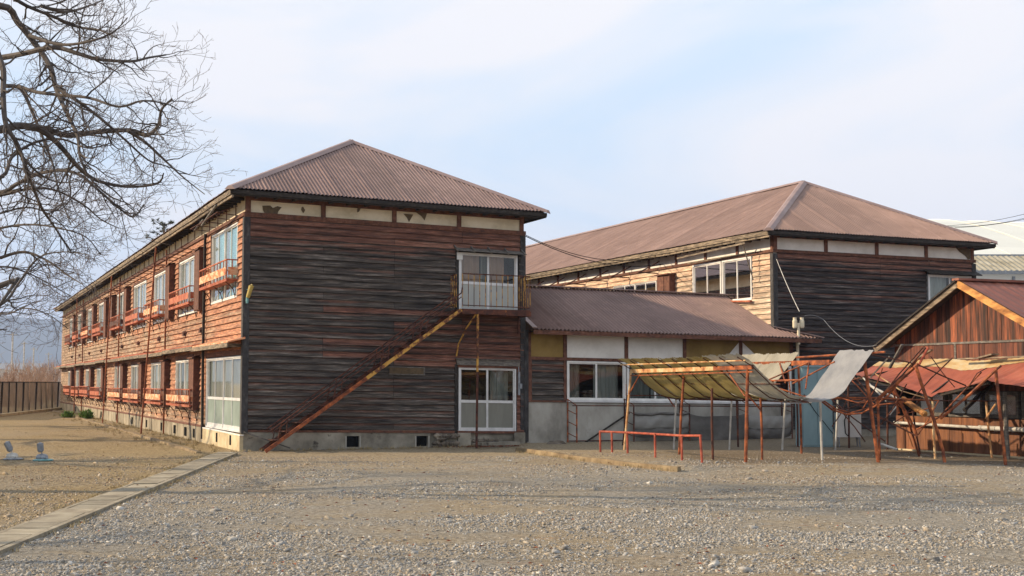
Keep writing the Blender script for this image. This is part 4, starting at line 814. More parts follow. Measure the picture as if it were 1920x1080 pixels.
PAN = [(7.5, 8.42, 'ochre'), (8.52, 10.24, 'plaster_w'), (10.34, 12.04, 'plaster_w'), (12.14, 13.84, 'ochre'), (13.94, xe, 'ochre')]
for a, b, m_ in PAN:
    w = MB(); w.box(a - .05, b + .05, .0, .05, 2.40, 3.12); w.build('wall_panel', M[m_], low, SHL)
for pts in ([(13.35, 2.45), (13.84, 2.96), (13.84, 2.45)], [(13.96, 2.96), (14.6, 2.45), (13.96, 2.45)]): patch(low, F, pts, 'plaster_w', SHL, 'white_plaster_patch')
for a in (7.38, 8.42, 10.24, 12.04, 13.84, xe - .02): q.box(a, a + .10, -.035, -.0, 2.42, 3.12, (random.random(), 0, 0))
q.box(7.4, xe + .06, -.045, .0, 2.34, 2.42); q.box(7.4, xe + .06, -.045, .0, 1.24, 1.285); q.box(7.4, 7.5, -.04, 0, 1.29, 2.34); q.box(8.42, 8.5, -.04, 0, 1.29, 2.34); q.split('timber_frame', M['redwood'], low, SHL)
w = MB(); clap(w, F, 7.5, 8.42, 1.28, 2.34, .15, [], 41, lambda s, z: .35 if z > 2.1 else .1); w.build('board_panel', M['front_boards'], low, SHL)
w = MB(); w.box(7.36, xe + .05, -.02, .06, -.1, 1.24); w.box(xe, xe + .05, 0, 3, -.1, 3.1); w.build('rendered_wall', M['concrete_w'], low, SHL)
w = MB(); recess(w, F, 8.5, xe, 1.285, 2.34, 1.0); w.split('room', M['dark'], low, SHL)
for k_, (a, b) in enumerate(((8.52, 10.26), (10.30, 12.04), (12.08, 13.82), (13.86, xe))):
    window(low, F, a, b, 1.29, 2.33, 2, SHL, 'window', 'alu_w', curtain='x', curtspan=[(.05, .30, 'curtain_d'), (.53, .97, 'curtain_l')] if k_ == 0 else [(.04, .48, 'curtain_d'), (.52, .96, 'curtain_l')], cd=.30)
s = MB(); s.box(8.5, xe, -.07, -.036, 1.245, 1.30); s.build('window_sill', M['alu'], low, SHL)
s = MB(); s.tube([(15.72, -.12, .1), (15.72, -.12, 2.86)], .045, 10); s.tube([(15.72, -.12, 2.86), (15.62, -.3, 2.95)], .04, 8); s.build('drain_pipe', M['cream'], low)
s = MB(); s.box(7.28, 7.40, -.06, 0, .1, 3.0, (.3, 0, 0)); s.split('corner_post', M['darkpost'], low)
# service mast with two insulators, standing on the annex roof edge
ms = empty('cable_mast', L2W(15.55, -.42)); tag(ms, 'short cream service mast with twin insulators at the annex roof end', 'mast')
s = MB(); p = L2W(15.55, -.42); s.tube([(0, 0, 2.70), (0, 0, 3.28)], .04, 10); s.bar((-.11, 0, 3.28), (.11, 0, 3.28), .06, .05); s.build('post', M['cream'], ms)
for dx in (-.10, .10):
    s = MB(); s.lathe((dx, 0, 3.16), [(.05, 0), (.068, .04), (.068, .20), (.05, .25), (.055, .30)], 12); s.build('insulator', M['cream'], ms, smooth=False)

# ------------------------------------------------------------------ red shed at right (gable towards the yard)
GX, GY = L2W(14.006, -10.18)[:2]
shed = empty('wooden_shed', (GX, GY, 0), AL); tag(shed, 'red brown board shed with a gable and sagging salmon lean-to roof at the right edge', 'shed')
# local: x = into the shed (u), y = v ; gable wall plane x=0, from y=-2.6 to 4.4 ; ridge y=1.10
yr_, zr_ = 1.10, 3.84; dy = 2.84; zl = 2.47; ksl = (zr_ - zl) / dy; S = fmap('left')
g_ = MB(); rnd = random.Random(12); y = -2.3
def gz(y): return zr_ - abs(y - yr_) * ksl - .04
while y < 3.66:
    w = rnd.uniform(.11, .17); a, b = y, min(y + w - .008, 3.68); n = rnd.uniform(0, .014)
    c_ = (rnd.random(), 0, 0)
    if gz(a) > 2.5 and gz(b) > 2.5:
        tops = [(a, gz(a)), (b, gz(b))]; 
        if a < yr_ < b: tops = [(a, gz(a)), (yr_, gz(yr_)), (b, gz(b))]
        poly = [(a, 2.50), (b, 2.50)] + tops[::-1]; m_ = len(poly); g_.add([(-.02 - n, p[0], p[1]) for p in poly] + [(.02, p[0], p[1]) for p in poly], [tuple(range(m_))[::-1], tuple(range(m_, 2 * m_))] + [(i, (i + 1) % m_, m_ + (i + 1) % m_, m_ + i) for i in range(m_)], c_)
    y += w
g_.build('gable', M['barngable'], shed)
m1 = MB(); m2 = MB(); y = -2.3
while y < 3.66:
    w = rnd.uniform(.13, .2); n = rnd.uniform(0, .012); m1.box(-.02 - n, .02, y, min(y + w - .006, 3.68), 2.0, 2.47, (rnd.random(), 0, 0)); y += w
m1.build('wall', M['barndark'], shed)
y = -2.3
while y < 3.66:
    w = rnd.uniform(.28, .46); n = rnd.uniform(0, .01); m2.box(-.02 - n, .02, y, min(y + w - .008, 3.68), .10, .86, (rnd.random(), 0, 0)); y += w
m2.build('wall', M['barnlow'], shed)
w = MB(); w.box(.0, .02, -2.3, 3.68, 1.45, 2.0); w.box(0, 9, 3.66, 3.70, .0, 2.5); w.box(0, 9, -2.3, -2.26, 0, 2.5); w.box(9, 9.05, -2.3, 3.7, 0, 2.5); w.build('wall', M['barndark'], shed)
w = MB(); recess(w, S, -2.2, 3.6, .86, 1.45, .9); w.split('room', M['dark'], shed)
for a, b in ((-1.9, -.3), (-.2, .75), (.85, 1.9), (2.0, 2.95)):
    window(shed, S, a, b, .88, 1.44, 2, 0, 'window', 'greywood', curtain='x' if a in (.85,) else None, curtspan=[(.1, .9, 'curtain')], cd=.06, glass='glass_dirty')
w = MB(); w.box(-.05, .0, -2.3, 3.70, 2.475, 2.52, (.9, 0, 0)); w.box(-.04, 0, -.6, -.52, 2.0, 2.47); w.box(-.04, 0, 1.6, 1.66, 2.0, 2.47); w.split('batten', M['greywood'], shed)
w = MB(); w.box(-.10, .05, -2.4, 3.7, -.05, .10); w.build('plinth', M['concrete_c'], shed)
for sgn, nm in ((1, 'roof'), (-1, 'roof')):
    rf = MB(); xe_ = 9.2; end = yr_ + sgn * dy; kln = math.hypot(1, ksl)
    corr(rf, (lambda s, t: Vector((-.38 + s, end - sgn * t, zl + ksl * t))) if sgn < 0 else (lambda s, t: Vector((xe_ - s, end - sgn * t, zl + ksl * t))), 0, xe_ + .38 if sgn < 0 else xe_ + .38, .25, .006, lambda s: dy, (0, sgn * ksl / kln, 1 / kln), sheet=4, spp=8)
    ro = rf.build('roof', M['redroof'], shed)
b1 = MB(); b1.bar((-.40, yr_ + .0, zr_ - .07), (-.40, yr_ - dy, zl - .07), .035, .15); b1.build('bargeboard', M['barge'], shed)
b1 = MB(); b1.bar((-.40, yr_ + .0, zr_ - .075), (-.40, yr_ + dy, zl - .07), .035, .15); b1.build('bargeboard', M['fascia'], shed)
b1 = MB(); b1.bar((-.44, yr_, zr_ - .005), (-.44, yr_ + dy, zl - .005), .05, .035); b1.quad((-.38, yr_, zr_ - .03), (-.38, yr_ + dy, zl - .03), (0, yr_ + dy, zl - .03), (0, yr_, zr_ - .03)); b1.quad((-.38, yr_, zr_ - .03), (-.38, yr_ - dy, zl - .03), (0, yr_ - dy, zl - .03), (0, yr_, zr_ - .03)); b1.build('soffit', M['darkwood'], shed)
b1 = MB(); b1.bar((-.45, yr_, zr_ + .02), (9, yr_, zr_ + .02), .22, .05); b1.build('ridge_cap', M['redroof'], shed)
# sagging lean-to roof
def lean(y, t):
    """t 0 at the wall .. 1 outer edge"""
    ylo = [(4.3, 1.86), (3.6, 1.80), (2.9, 1.72), (2.0, 1.56), (1.17, 1.31), (1.0, 1.40), (.2, 1.52), (-.4, 1.60), (-.75, 1.68), (-1.1, 1.60), (-2.3, 1.5)]
    z1 = ylo[-1][1]
    for (ya, za), (yb, zb) in zip(ylo, ylo[1:]):
        if yb <= y <= ya: z1 = za + (zb - za) * (ya - y) / (ya - yb); break
    z0 = 2.12 - .03 * math.sin(y * 2.2); n = 1.15 - .12 * math.sin(y * 1.7)
    return Vector((-.06 - n * t, y, z0 + (z1 - z0) * t - .10 * math.sin(math.pi * t) * (1 if y > 0 else .4) + .004 * math.cos(2 * math.pi * y / .19) + .02 * mnoise.noise(Vector((y * 1.3, t * 2, 0)))))
l1 = MB(); l2 = MB(); ny, nt_ = 150, 8
for mb, t0, t1, off in ((l2, 0, .20, .012), (l1, .17, 1, 0)):
    vs = []
    for i in range(ny + 1):
        y = -2.3 + 6.5 * i / ny
        for j in range(nt_ + 1):
            t = t0 + (t1 - t0) * j / nt_; vs.append(lean(y, t) + Vector((0, 0, off)))
    mb.add(vs, [(i * (nt_ + 1) + j, i * (nt_ + 1) + j + 1, (i + 1) * (nt_ + 1) + j + 1, (i + 1) * (nt_ + 1) + j) for i in range(ny) for j in range(nt_)])
    mb.c = [(mnoise.noise(Vector((int((i // nt_) / 11), (i % nt_) // 3, 0.5))) + .5, 0, 0) for i in range(len(mb.f))]
l1.build('lean_to_roof', M['redlean'], shed); l2.build('lean_to_flashing', M['yellowlean'], shed)
s = MB()
for y in (-1.9, -.9, .2, 1.3, 2.4, 3.4): s.bar((0, y, 1.95), lean(y, .95) - Vector((0, 0, .05)), .04, .06)
s.bar(lean(3.6, .93) - Vector((0, 0, .06)), lean(2.0, .93) - Vector((0, 0, .06)), .05, .06); s.bar(lean(1.0, .93) - Vector((0, 0, .06)), lean(-.7, .93) - Vector((0, 0, .06)), .05, .06)
s.split('rafter', M['darkwood'], shed)
s = MB(); s.tube([(-.16, -.9, .66), (-.16, .75, .665), (-.16, .8, .67)], .05, 10); s.tube([(-.15, .8, .665), (-.15, 3.6, .70)], .033, 8)
for y in (-.8, -.2, .3, .7): s.tube([(-.165, y, .66), (-.165, y + .03, .66)], .056, 10)
s.build('pipe', M['palepipe'], shed)
s = MB(); s.bar((-.55, 2.45, 2.08), (-.45, 1.9, 2.35), .09, .03); s.bar((-.3, .55, 2.15), (-.32, .1, 2.22), .2, .03); s.bar((-.3, -.9, 2.16), (-.32, 1.2, 2.14), .09, .03); s.split('loose_board', M['fascia'], shed)

# ------------------------------------------------------------------ canopies
def Wp(px, py, Y): return at(px, py, Y)
def poles(root, lst, mat, r, name='post'):
    for (xt, yt, xb, yb) in lst:
        g0 = gnd(xb, yb); t = at(xt, yt, g0.y + (0)); s = MB(); mid = g0.lerp(t, .5) + Vector((random.uniform(-.015, .015), 0, 0)); g0.z -= .03
        s.tube([g0, mid, t], r, 8); s.build(name, M[mat], root, off=root.location)
def sheet(root, name, rows, mat, per=.076, amp=.007, thick=True, wr=.03):
    """rows: list of polylines (each a list of points) swept between; corrugation follows the second direction"""
    A_, B_ = rows; n = 24; m_ = max(8, int((A_[0] - B_[0]).length / per * 4)) if (A_[0] - B_[0]).length > .3 else 8
    def cr_(P, t):
        k = len(P) - 1; x = min(t * k, k - 1e-6); i = int(x); f = x - i; p0 = P[max(i - 1, 0)]; p1 = P[i]; p2 = P[i + 1]; p3 = P[min(i + 2, k)]
        return .5 * ((2 * p1) + (p2 - p0) * f + (2 * p0 - 5 * p1 + 4 * p2 - p3) * f * f + (3 * p1 - p0 - 3 * p2 + p3) * f ** 3)
    s = MB(); vs = []; Lw = (A_[0] - B_[0]).length
    for i in range(m_ + 1):
        u = i / m_
        for j in range(n + 1):
            t = j / n; p = cr_(A_, t).lerp(cr_(B_, t), u); p = p + Vector((0, 0, amp * math.cos(2 * math.pi * u * Lw / per) + .03 * mnoise.noise(p * 1.5) + wr * mnoise.noise(Vector((u * Lw * 4, t * 2.2, p.x))) + wr * .6 * mnoise.noise(Vector((u * Lw * 9, t * 7, p.x))))) + (A_[0] - B_[0]).normalized() * .03 * mnoise.noise(Vector((t * 6, u * 2, Lw))); vs.append(p)
    s.add(vs, [(i * (n + 1) + j, i * (n + 1) + j + 1, (i + 1) * (n + 1) + j + 1, (i + 1) * (n + 1) + j) for i in range(m_) for j in range(n)])
    return s.build(name, M[mat], root, off=root.location, smooth=True)

can1 = empty('bicycle_canopy', (4.6, 29, 0)); tag(can1, 'still standing V-shaped pipe canopy with yellowed plastic sheets at left', 'canopy')
VD = Vector((SA, -CA, 0)) # towards the front
def cv(w, s, z): # w across (X), s forward along the beam
    return Vector((2.75 + w, 31.1, z)) + Vector((.372, -.928, 0)) * s
def leftprof(s, droop=0): return [cv(-.30, s, 2.16), cv(-.02, s, 1.99), cv(.36, s, 1.62), cv(.70, s, 1.36), cv(1.10, s, 1.27)]
segs = [(0, .72), (.68, 1.36), (1.32, 2.0), (1.96, 2.64), (2.6, 3.28), (3.24, 3.92)]
for i, (a, b) in enumerate(segs):
    A_ = leftprof(a); B_ = leftprof(b); e = .004 * (i % 2)
    sheet(can1, 'roof_sheet', ([p + Vector((0, 0, e)) for p in A_], [p + Vector((0, 0, e)) for p in B_]), 'sheet_y')
for i, (a, b) in enumerate([(3.90, 4.62), (4.58, 5.3)]):
    A_ = leftprof(a); B_ = leftprof(b); 
    sheet(can1, 'roof_sheet', ([p + Vector((0, 0, .02 + .01 * i)) for p in A_], [p + Vector((0, 0, .02 + .01 * i)) for p in B_]), 'sheet_g')
# purlins & ribs
s = MB()
for a in (.0, .65, 1.35, 2.0, 2.62, 3.28, 3.95, 4.6, 5.28):
    pr = leftprof(a); s.tube([p - Vector((0, 0, .03)) for p in pr], .012, 5)
s.build('rib', M['rust_d'], can1, off=can1.location)
s = MB(); s.tube([cv(-.17, -.1, 2.04), cv(-.17, 5.35, 2.06)], .016, 6); s.split('purlin', M['rust_p'], can1, off=can1.location); s = MB(); s.tube([cv(.42, .2, 1.60), cv(.42, 5.5, 1.60)], .014, 6); s.tube([cv(1.05, 0, 1.25), cv(1.05, 5.3, 1.25)], .02, 6); s.split('purlin', M['rust_d'], can1, off=can1.location)
b0, b1_ = cv(.02, 0, 1.89), cv(.02, 5.25, 1.93)
s = MB(); s.bar(b0, b0.lerp(b1_, .72), .05, .085); s.build('beam', M['rust_p'], can1, off=can1.location); s = MB(); s.bar(b0.lerp(b1_, .72), b1_, .05, .085); s.bar(b0 + Vector((0, 0, -.10)), b1_ + Vector((0, 0, -.09)), .04, .025); s.build('beam', M['rust'], can1, off=can1.location)
poles(can1, [(1183, 697, 1170, 849)], 'rust_p', .027); poles(can1, [(1283, 695, 1273, 858)], 'rust', .027); poles(can1, [(1402, 690, 1398, 873)], 'rust', .033)
poles(can1, [(1177, 741, 1167, 840), (1335, 728, 1337, 868), (1381, 746, 1384, 843)], 'rust_d', .025); poles(can1, [(1268, 745, 1263, 848), (1372, 746, 1367, 848)], 'palepipe', .022); poles(can1, [(1426, 746, 1429, 868)], 'rust', .024)
s = MB()
for p in ([(1180, 738, 31), (1204, 694, 30.6)], [(1397, 743, 26.4), (1361, 692, 27.3)], [(1265, 763, 31.2), (1250, 742, 31.3)], [(1428, 771, 27.2), (1400, 738, 27.2)]): s.tube([Wp(*q) for q in p], .017, 6)
s.split('brace', M['rust'], can1, off=can1.location)
s = MB(); s.tube([Wp(1176, 742, 31.2), Wp(1260, 741, 31.3), Wp(1380, 745, 31.4)], .014, 6); s.tube([Wp(1174, 720, 31.2), Wp(1174, 741, 31.2)], .012, 6); s.build('rail', M['rust_d'], can1, off=can1.location)
# right half sheets (belong to the middle canopy)
can2 = empty('bicycle_canopy', (7.0, 28.6, 0)); tag(can2, 'half collapsed middle pipe canopy with a bluish plastic sheet hanging in a curve', 'canopy')
def rightprof(s): return [cv(.98, s, 1.275), cv(1.42, s, 1.30), cv(1.76, s, 1.50), cv(2.02, s, 1.84), cv(2.36, s, 2.26)]
sheet(can2, 'roof_sheet', ([p - Vector((0, 0, .05 * q)) for q, p in zip((0, 1, 1.6, 1, 0), rightprof(4.22))], [p - Vector((0, 0, .05 * q)) for q, p in zip((0, .6, 1.2, .8, 0), rightprof(5.32))]), 'sheet_b', per=.27, amp=.010, wr=.05); sheet(can2, 'roof_sheet', ([p + Vector((0, 0, .012)) for p in rightprof(.5)], rightprof(1.6)), 'sheet_g'); sheet(can2, 'roof_sheet', (rightprof(1.55), rightprof(2.75)), 'sheet_g')
s = MB(); s.tube([cv(2.30, 2.6, 2.16), cv(2.40, 5.6, 2.22)], .022, 6); s.bar(cv(2.22, .1, 2.04), cv(2.22, 4.12, 2.04), .05, .10); s.build('beam', M['rust'], can2, off=can2.location)
s = MB(); s.tube([cv(1.70, 2.2, 1.66), cv(1.70, 4.0, 1.68)], .022, 6); s.bar(cv(1.66, .2, 1.64), cv(1.66, 3.0, 1.64), .05, .04); s.split('purlin', M['rust'], can2, off=can2.location)
s = MB(); m_ = cv(2.2, 3.4, 2.05)
for p, q in ((cv(2.2, 3.4, 2.05), cv(1.68, 2.6, 1.64)), (cv(2.2, 3.4, 2.05), cv(1.72, 4.1, 1.5)), (cv(2.2, 2.3, 2.05), cv(1.7, 3.4, 1.62)), (cv(2.2, 2.3, 2.05), cv(1.9, 1.9, 1.4)), (cv(2.2, 4.3, 2.05), cv(1.9, 3.3, 1.6)), (cv(1.5, 2.4, 1.7), cv(2.1, 3.6, 1.3)), (cv(2.2, 2.6, 1.95), cv(2.1, 2.9, 1.25))): s.tube([p, q], .016, 6)
s.split('brace', M['rust'], can2, off=can2.location)
poles(can2, [(1538, 750, 1542, 869), (1473, 748, 1466, 849), (1571, 750, 1566, 849)], 'palepipe', .025); poles(can2, [(1497, 690, 1503, 856), (1646, 749, 1650, 869)], 'rust', .026); poles(can2, [(1494, 745, 1496, 843), (1590, 700, 1592, 845), (1664, 755, 1664, 848)], 'rust_d', .024)
poles(can2, [(1621, 678, 1648, 873)], 'rust', .036)
s = MB()   # bent hoop and fallen pipes of the middle canopy
s.tube([Wp(1540, 752, 27.2), Wp(1560, 768, 27.4), Wp(1588, 777, 27.6), Wp(1615, 775, 27.6), Wp(1640, 762, 27.4), Wp(1665, 742, 27.2), Wp(1700, 700, 27), Wp(1722, 672, 26.8)], .020, 6)
s.tube([Wp(1540, 748, 27.4), Wp(1565, 766, 27.6), Wp(1595, 774, 27.8), Wp(1630, 765, 27.8), Wp(1655, 748, 27.6)], .016, 6)
s.build('bent_pipe', M['rust'], can2, off=can2.location)
s = MB()
for p in ([(1543, 745, 27.1), (1640, 746, 27.1), (1760, 751, 27.4)], [(1502, 742, 31), (1560, 748, 31.1), (1665, 750, 31.3)]): s.tube([Wp(*q) for q in p], .016, 6)
s.build('rail', M['rust'], can2, off=can2.location)
s = MB()
for p in ([(1576, 735, 29), (1620, 766, 28.6), (1720, 818, 28)], [(1560, 750, 30), (1600, 784, 29.4), (1660, 828, 29)], [(1575, 770, 30), (1628, 754, 29)], [(1590, 715, 28.5), (1640, 700, 28)]): s.tube([Wp(*q) for q in p], .015, 6)
s.tube([Wp(1600, 705, 28.6), Wp(1618, 725, 28.4), Wp(1650, 762, 28)], .02, 6)
s.build('fallen_pipe', M['rust_d'], can2, off=can2.location)
# right canopy, collapsed pipes
can3 = empty('bicycle_canopy', (9.0, 27.4, 0)); tag(can3, 'fully collapsed pipe canopy of tangled leaning rods in front of the red shed', 'canopy')
poles(can3, [(1867, 694, 1886, 874)], 'rust', .034); poles(can3, [(1717, 686, 1737, 760)][:0], 'rust', .03)
s = MB(); s.tube([Wp(1717, 686, 26.5), Wp(1733, 735, 26.5), Wp(1752, 790, 26.5), Wp(1768, 845, 26.46), gnd(1772, 873)], .034, 8); s.build('post', M['rust'], can3, off=can3.location)
poles(can3, [(1749, 752, 1754, 866), (1849, 753, 1861, 865)], 'rust_p', .025); poles(can3, [(1711, 770, 1727, 857)], 'rust_d', .02)
s = MB(); g0 = gnd(1890, 867); s.tube([g0 + Vector((0, 0, -.02)), Wp(1886, 790, g0.y), Wp(1883, 735, g0.y)], .05, 8); s.build('post', M['greywood'], can3, off=can3.location)
def fp(pts, r, mat, name='leaning_pipe'):
    s = MB(); s.tube([Wp(*q) for q in pts], r, 6); s.build(name, M[mat], can3, off=can3.location)
fp([(1645, 749, 27), (1680, 720, 26.8), (1722, 682, 26.6)], .036, 'rust')
fp([(1640, 752, 27.3), (1690, 705, 27), (1736, 652, 26.7)], .018, 'rust_d'); fp([(1640, 762, 27.6), (1685, 702, 27.2), (1730, 652, 26.9)], .016, 'rust_d')
fp([(1722, 686, 27), (1740, 652, 27)], .024, 'redpaint')
fp([(1700, 760, 28), (1745, 710, 27.6), (1786, 671, 27.2)], .015, 'rust_d')
fp([(1635, 665, 26.4), (1690, 676, 26.7), (1722, 684, 26.8), (1770, 706, 27.1), (1811, 723, 27.4)], .015, 'rust_d')
fp([(1763, 785, 26.6), (1820, 738, 26.3), (1869, 692, 26.1)], .030, 'rust', ); fp([(1869, 692, 26.1), (1877, 686, 26.1)], .022, 'rust_d')
fp([(1716, 807, 28), (1760, 783, 27.6), (1813, 727, 27.3), (1840, 698, 27)], .016, 'rust')
fp([(1717, 726, 27.6), (1690, 726, 27.8), (1673, 726, 28)][:0] or [(1674, 727, 27.6), (1694, 764, 27.6), (1713, 800, 27.6), (1719, 816, 27.6)], .028, 'rust')
fp([(1676, 727, 28), (1686, 752, 28), (1705, 795, 28), (1724, 857, 28.6)], .022, 'rust'); fp([(1673, 728, 28.3), (1686, 775, 28.3)], .022, 'rust')
fp([(1672, 795, 28.4), (1695, 780, 28.1), (1737, 738, 27.8)], .016, 'rust_d'); fp([(1719, 818, 28), (1672, 794, 28.4), (1640, 780, 28.8)], .014, 'rust_d')
fp([(1620, 749, 27.4), (1680, 750, 27.5), (1760, 751, 27.6), (1868, 752, 27.9)], .015, 'rust_d', 'rail')
fp([(1640, 760, 28), (1694, 754, 27.7)], .018, 'rust'); fp([(1640, 747, 28), (1694, 753, 27.7)], .020, 'rust')
fp([(1625, 720, 29), (1660, 738, 28.6), (1697, 752, 28.2)], .028, 'palepipe'); fp([(1618, 708, 29.2), (1640, 730, 28.8), (1662, 752, 28.4)], .018, 'palepipe')
fp([(1693, 748, 28), (1715, 764, 27.6), (1735, 777, 27.3)], .062, 'barge', 'fallen_log')
fp([(1808, 769, 27.8), (1840, 738, 28.2), (1858, 724, 28.5)], .045, 'darkwood', 'fallen_log')
fp([(1848, 785, 27.8), (1868, 756, 27.6)], .020, 'rust_p'); fp([(1668, 778, 29), (1681, 762, 29)], .016, 'palepipe')
fp([(1650, 832, 29.5), (1683, 843, 29.2)], .030, 'palepipe')
s = MB(); s.bar(Wp(1668, 690, 27.6), Wp(1692, 646, 27.3), .07, .03); s.bar(Wp(1632, 708, 27.8), Wp(1668, 668, 27.6), .05, .025); s.split('loose_board', M['greywood'], can3, off=can3.location)
for pts_, r_, m_ in (([(1560, 742, 28.6), (1612, 756, 28.2), (1668, 745, 28)], .013, 'rust'), ([(1583, 700, 29), (1606, 722, 28.8), (1640, 760, 28.4)], .014, 'rust'), ([(1600, 757, 28.4), (1655, 742, 28), (1700, 753, 27.8)], .012, 'rust_d'),
    ([(1568, 760, 28), (1602, 800, 28), (1622, 828, 28.2)], .013, 'rust_d'), ([(1655, 690, 27.5), (1640, 730, 27.6), (1618, 766, 27.8)], .013, 'rust'), ([(1700, 720, 27.2), (1672, 770, 27.4), (1652, 796, 27.6)], .013, 'rust_d'),
    ([(1745, 668, 27), (1768, 700, 27), (1790, 726, 27.2)], .010, 'rust_d'), ([(1640, 700, 28), (1690, 733, 27.6), (1742, 748, 27.6)], .012, 'rust_p'), ([(1760, 751, 27.5), (1738, 790, 27.5), (1722, 815, 27.6)], .012, 'rust'), ([(1818, 722, 27), (1832, 700, 27), (1850, 690, 27)], .010, 'rust_d'),
    ([(1590, 745, 29.5), (1575, 778, 29.4), (1560, 800, 29.4)], .012, 'rust_d'), ([(1680, 755, 28.6), (1700, 775, 28.6), (1745, 765, 28.4)], .012, 'rust')): fp(pts_, r_, m_)
# ------------------------------------------------------------------ pipe railing, wall rack, hut, air conditioner
rl = empty('pipe_railing', (3.0, 29, 0)); tag(rl, 'low red pipe railing on six short legs beside the sandy kerb', 'railing')
pts = [(1124, 809, 31.19), (1176, 811, 30.72), (1230, 814, 28.98), (1279, 817, 27.81), (1315, 817, 27.07)]
s = MB(); s.tube([Wp(*p) for p in pts], .025, 8); s.build('top_rail', M['redpaint'], rl, off=rl.location)
for (x, y, xt, yt) in ((1126, 849, 1125, 809), (1148, 850, 1147, 810), (1177, 851, 1176, 811), (1229, 859, 1228, 813), (1279, 865, 1278, 817), (1317, 869, 1313, 817)):
    s = MB(); g0 = gnd(x, y, .05); s.tube([g0 + Vector((0, 0, -.04)), at(xt, yt, g0.y)], .024, 8); s.build('leg', M['redpaint'], rl, off=rl.location)
rk = empty('pipe_rack', L2W(11.5, -.4)[:], AL); tag(rk, 'dark rusty pipe rack hung with sagging grey tarpaulins along the annex wall', 'rack')
def rl_(a, b, z): return (a - 11.5, b + .4, z)
s = MB(); s.tube([rl_(8.5, -.4, 1.03), rl_(12, -.4, .995), rl_(15.9, -.4, .95)], .016, 6); s.tube([rl_(8.5, -.05, .10), rl_(10.3, -.05, .09)], .014, 6); s.build('rail', M['rust_d'], rk)
for a in (8.62, 10.30, 12.0, 13.85, 15.3):
    s = MB(); s.tube([rl_(a, -.4, -.02), rl_(a, -.4, 1.03)], .02, 6); s.tube([rl_(a - .1, -.06, -.02), rl_(a - .1, -.06, 1.2)], .02, 6)
    for z in (.25, .55, .85): s.tube([rl_(a, -.4, z - .05), rl_(a - .1, -.06, z + .06)], .011, 5)
    s.tube([rl_(a, -.4, 1.03), rl_(a - .1, -.06, 1.19)], .012, 5); s.build('upright', M['rust'if a < 9 else 'rust_d'], rk)
def tarp(a0, a1, ztop, zbot, sag, mat, y0=-.36):
    vs = []; n, m_ = 30, 10
    for i in range(n + 1):
        u = i / n; a = a0 + (a1 - a0) * u; sg = sag * 4 * u * (1 - u) + .02 * math.sin(u * 9)
        for j in range(m_ + 1):
            t = j / m_; vs.append(rl_(a, y0 - .035 * math.sin(math.pi * t) + .012 * math.sin(u * 23 + t * 4), ztop - sg + (zbot - ztop) * t))
    s = MB(); s.add(vs, [(i * (m_ + 1) + j, i * (m_ + 1) + j + 1, (i + 1) * (m_ + 1) + j + 1, (i + 1) * (m_ + 1) + j) for i in range(n) for j in range(m_)]); s.build('tarpaulin', M[mat], rk, smooth=True)
tarp(10.3, 12.0, .80, .45, .03, 'tarp_l'); tarp(10.3, 12.0, .42, .20, .03, 'tarp', -.34); tarp(12.0, 13.85, .80, .12, .10, 'tarp'); tarp(13.85, 15.3, .78, .45, .10, 'tarp_l'); tarp(13.85, 15.3, .42, .15, .08, 'tarp', -.33); tarp(10.3, 12.0, .85, .78, .03, 'tarp', -.38)
# leaning board on the annex wall
o = MB(); o.bar(L2W(8.95, -.10, .02), L2W(10.35, -.06, .82), .03, .04); o = o.build('wooden_pole', M['darkwood']); tag(o, 'dark slanting pole leaning across the grey annex wall left of the canopies', 'pole')
hut = empty('metal_cabinet', (7.43, 32.7, 0)); tag(hut, 'tall pale blue sheet metal cabinet at the right end of the annex', 'cabinet')
s = MB(); s.box(-.34, .40, 0, .8, .06, 2.0); s.build('body', M['blue'], hut); s = MB(); s.box(-.37, .43, -.03, .83, 2.0, 2.05); s.build('top', M['blue'], hut)
s = MB(); s.box(-.32, .02, -.02, -.001, .1, 1.95); s.build('door', M['blue'], hut); s = MB(); s.box(.04, .38, -.018, -.001, .1, 1.95); s.build('door', M['blue'], hut)
s = MB(); s.box(-.21, -.12, -.06, -.021, 1.13, 1.26); s.build('switch', M['cream'], hut)
s = MB(); s.tube([(-.30, -.03, 1.35), (-.05, -.03, .95), (.40, -.03, .38)], .008, 5); s.build('cable', M['black'], hut)
ac = empty('air_conditioner', (8.22, 32.7, 0)); tag(ac, 'white outdoor air conditioner unit on a stand right of the blue cabinet', 'air conditioner')
s = MB(); s.box(-.30, .30, -.02, .26, .30, .88); s.build('casing', M['white'], ac)
s = MB()
for x in (-.25, .25): s.bar((x, -.02, .28), (x, .26, .28), .05, .04); s.bar((x, 0, .28), (x + .02, 0, .0), .03, .03); s.bar((x, .24, .28), (x + .02, .24, .0), .03, .03)
s.split('stand', M['lampgrey'], ac)
s = MB(); s.tube([(-.05, -.03, .86), (-.12, -.05, .7), (-.10, -.05, .4), (.0, -.04, .3)], .012, 6); s.build('hose', M['black'], ac)
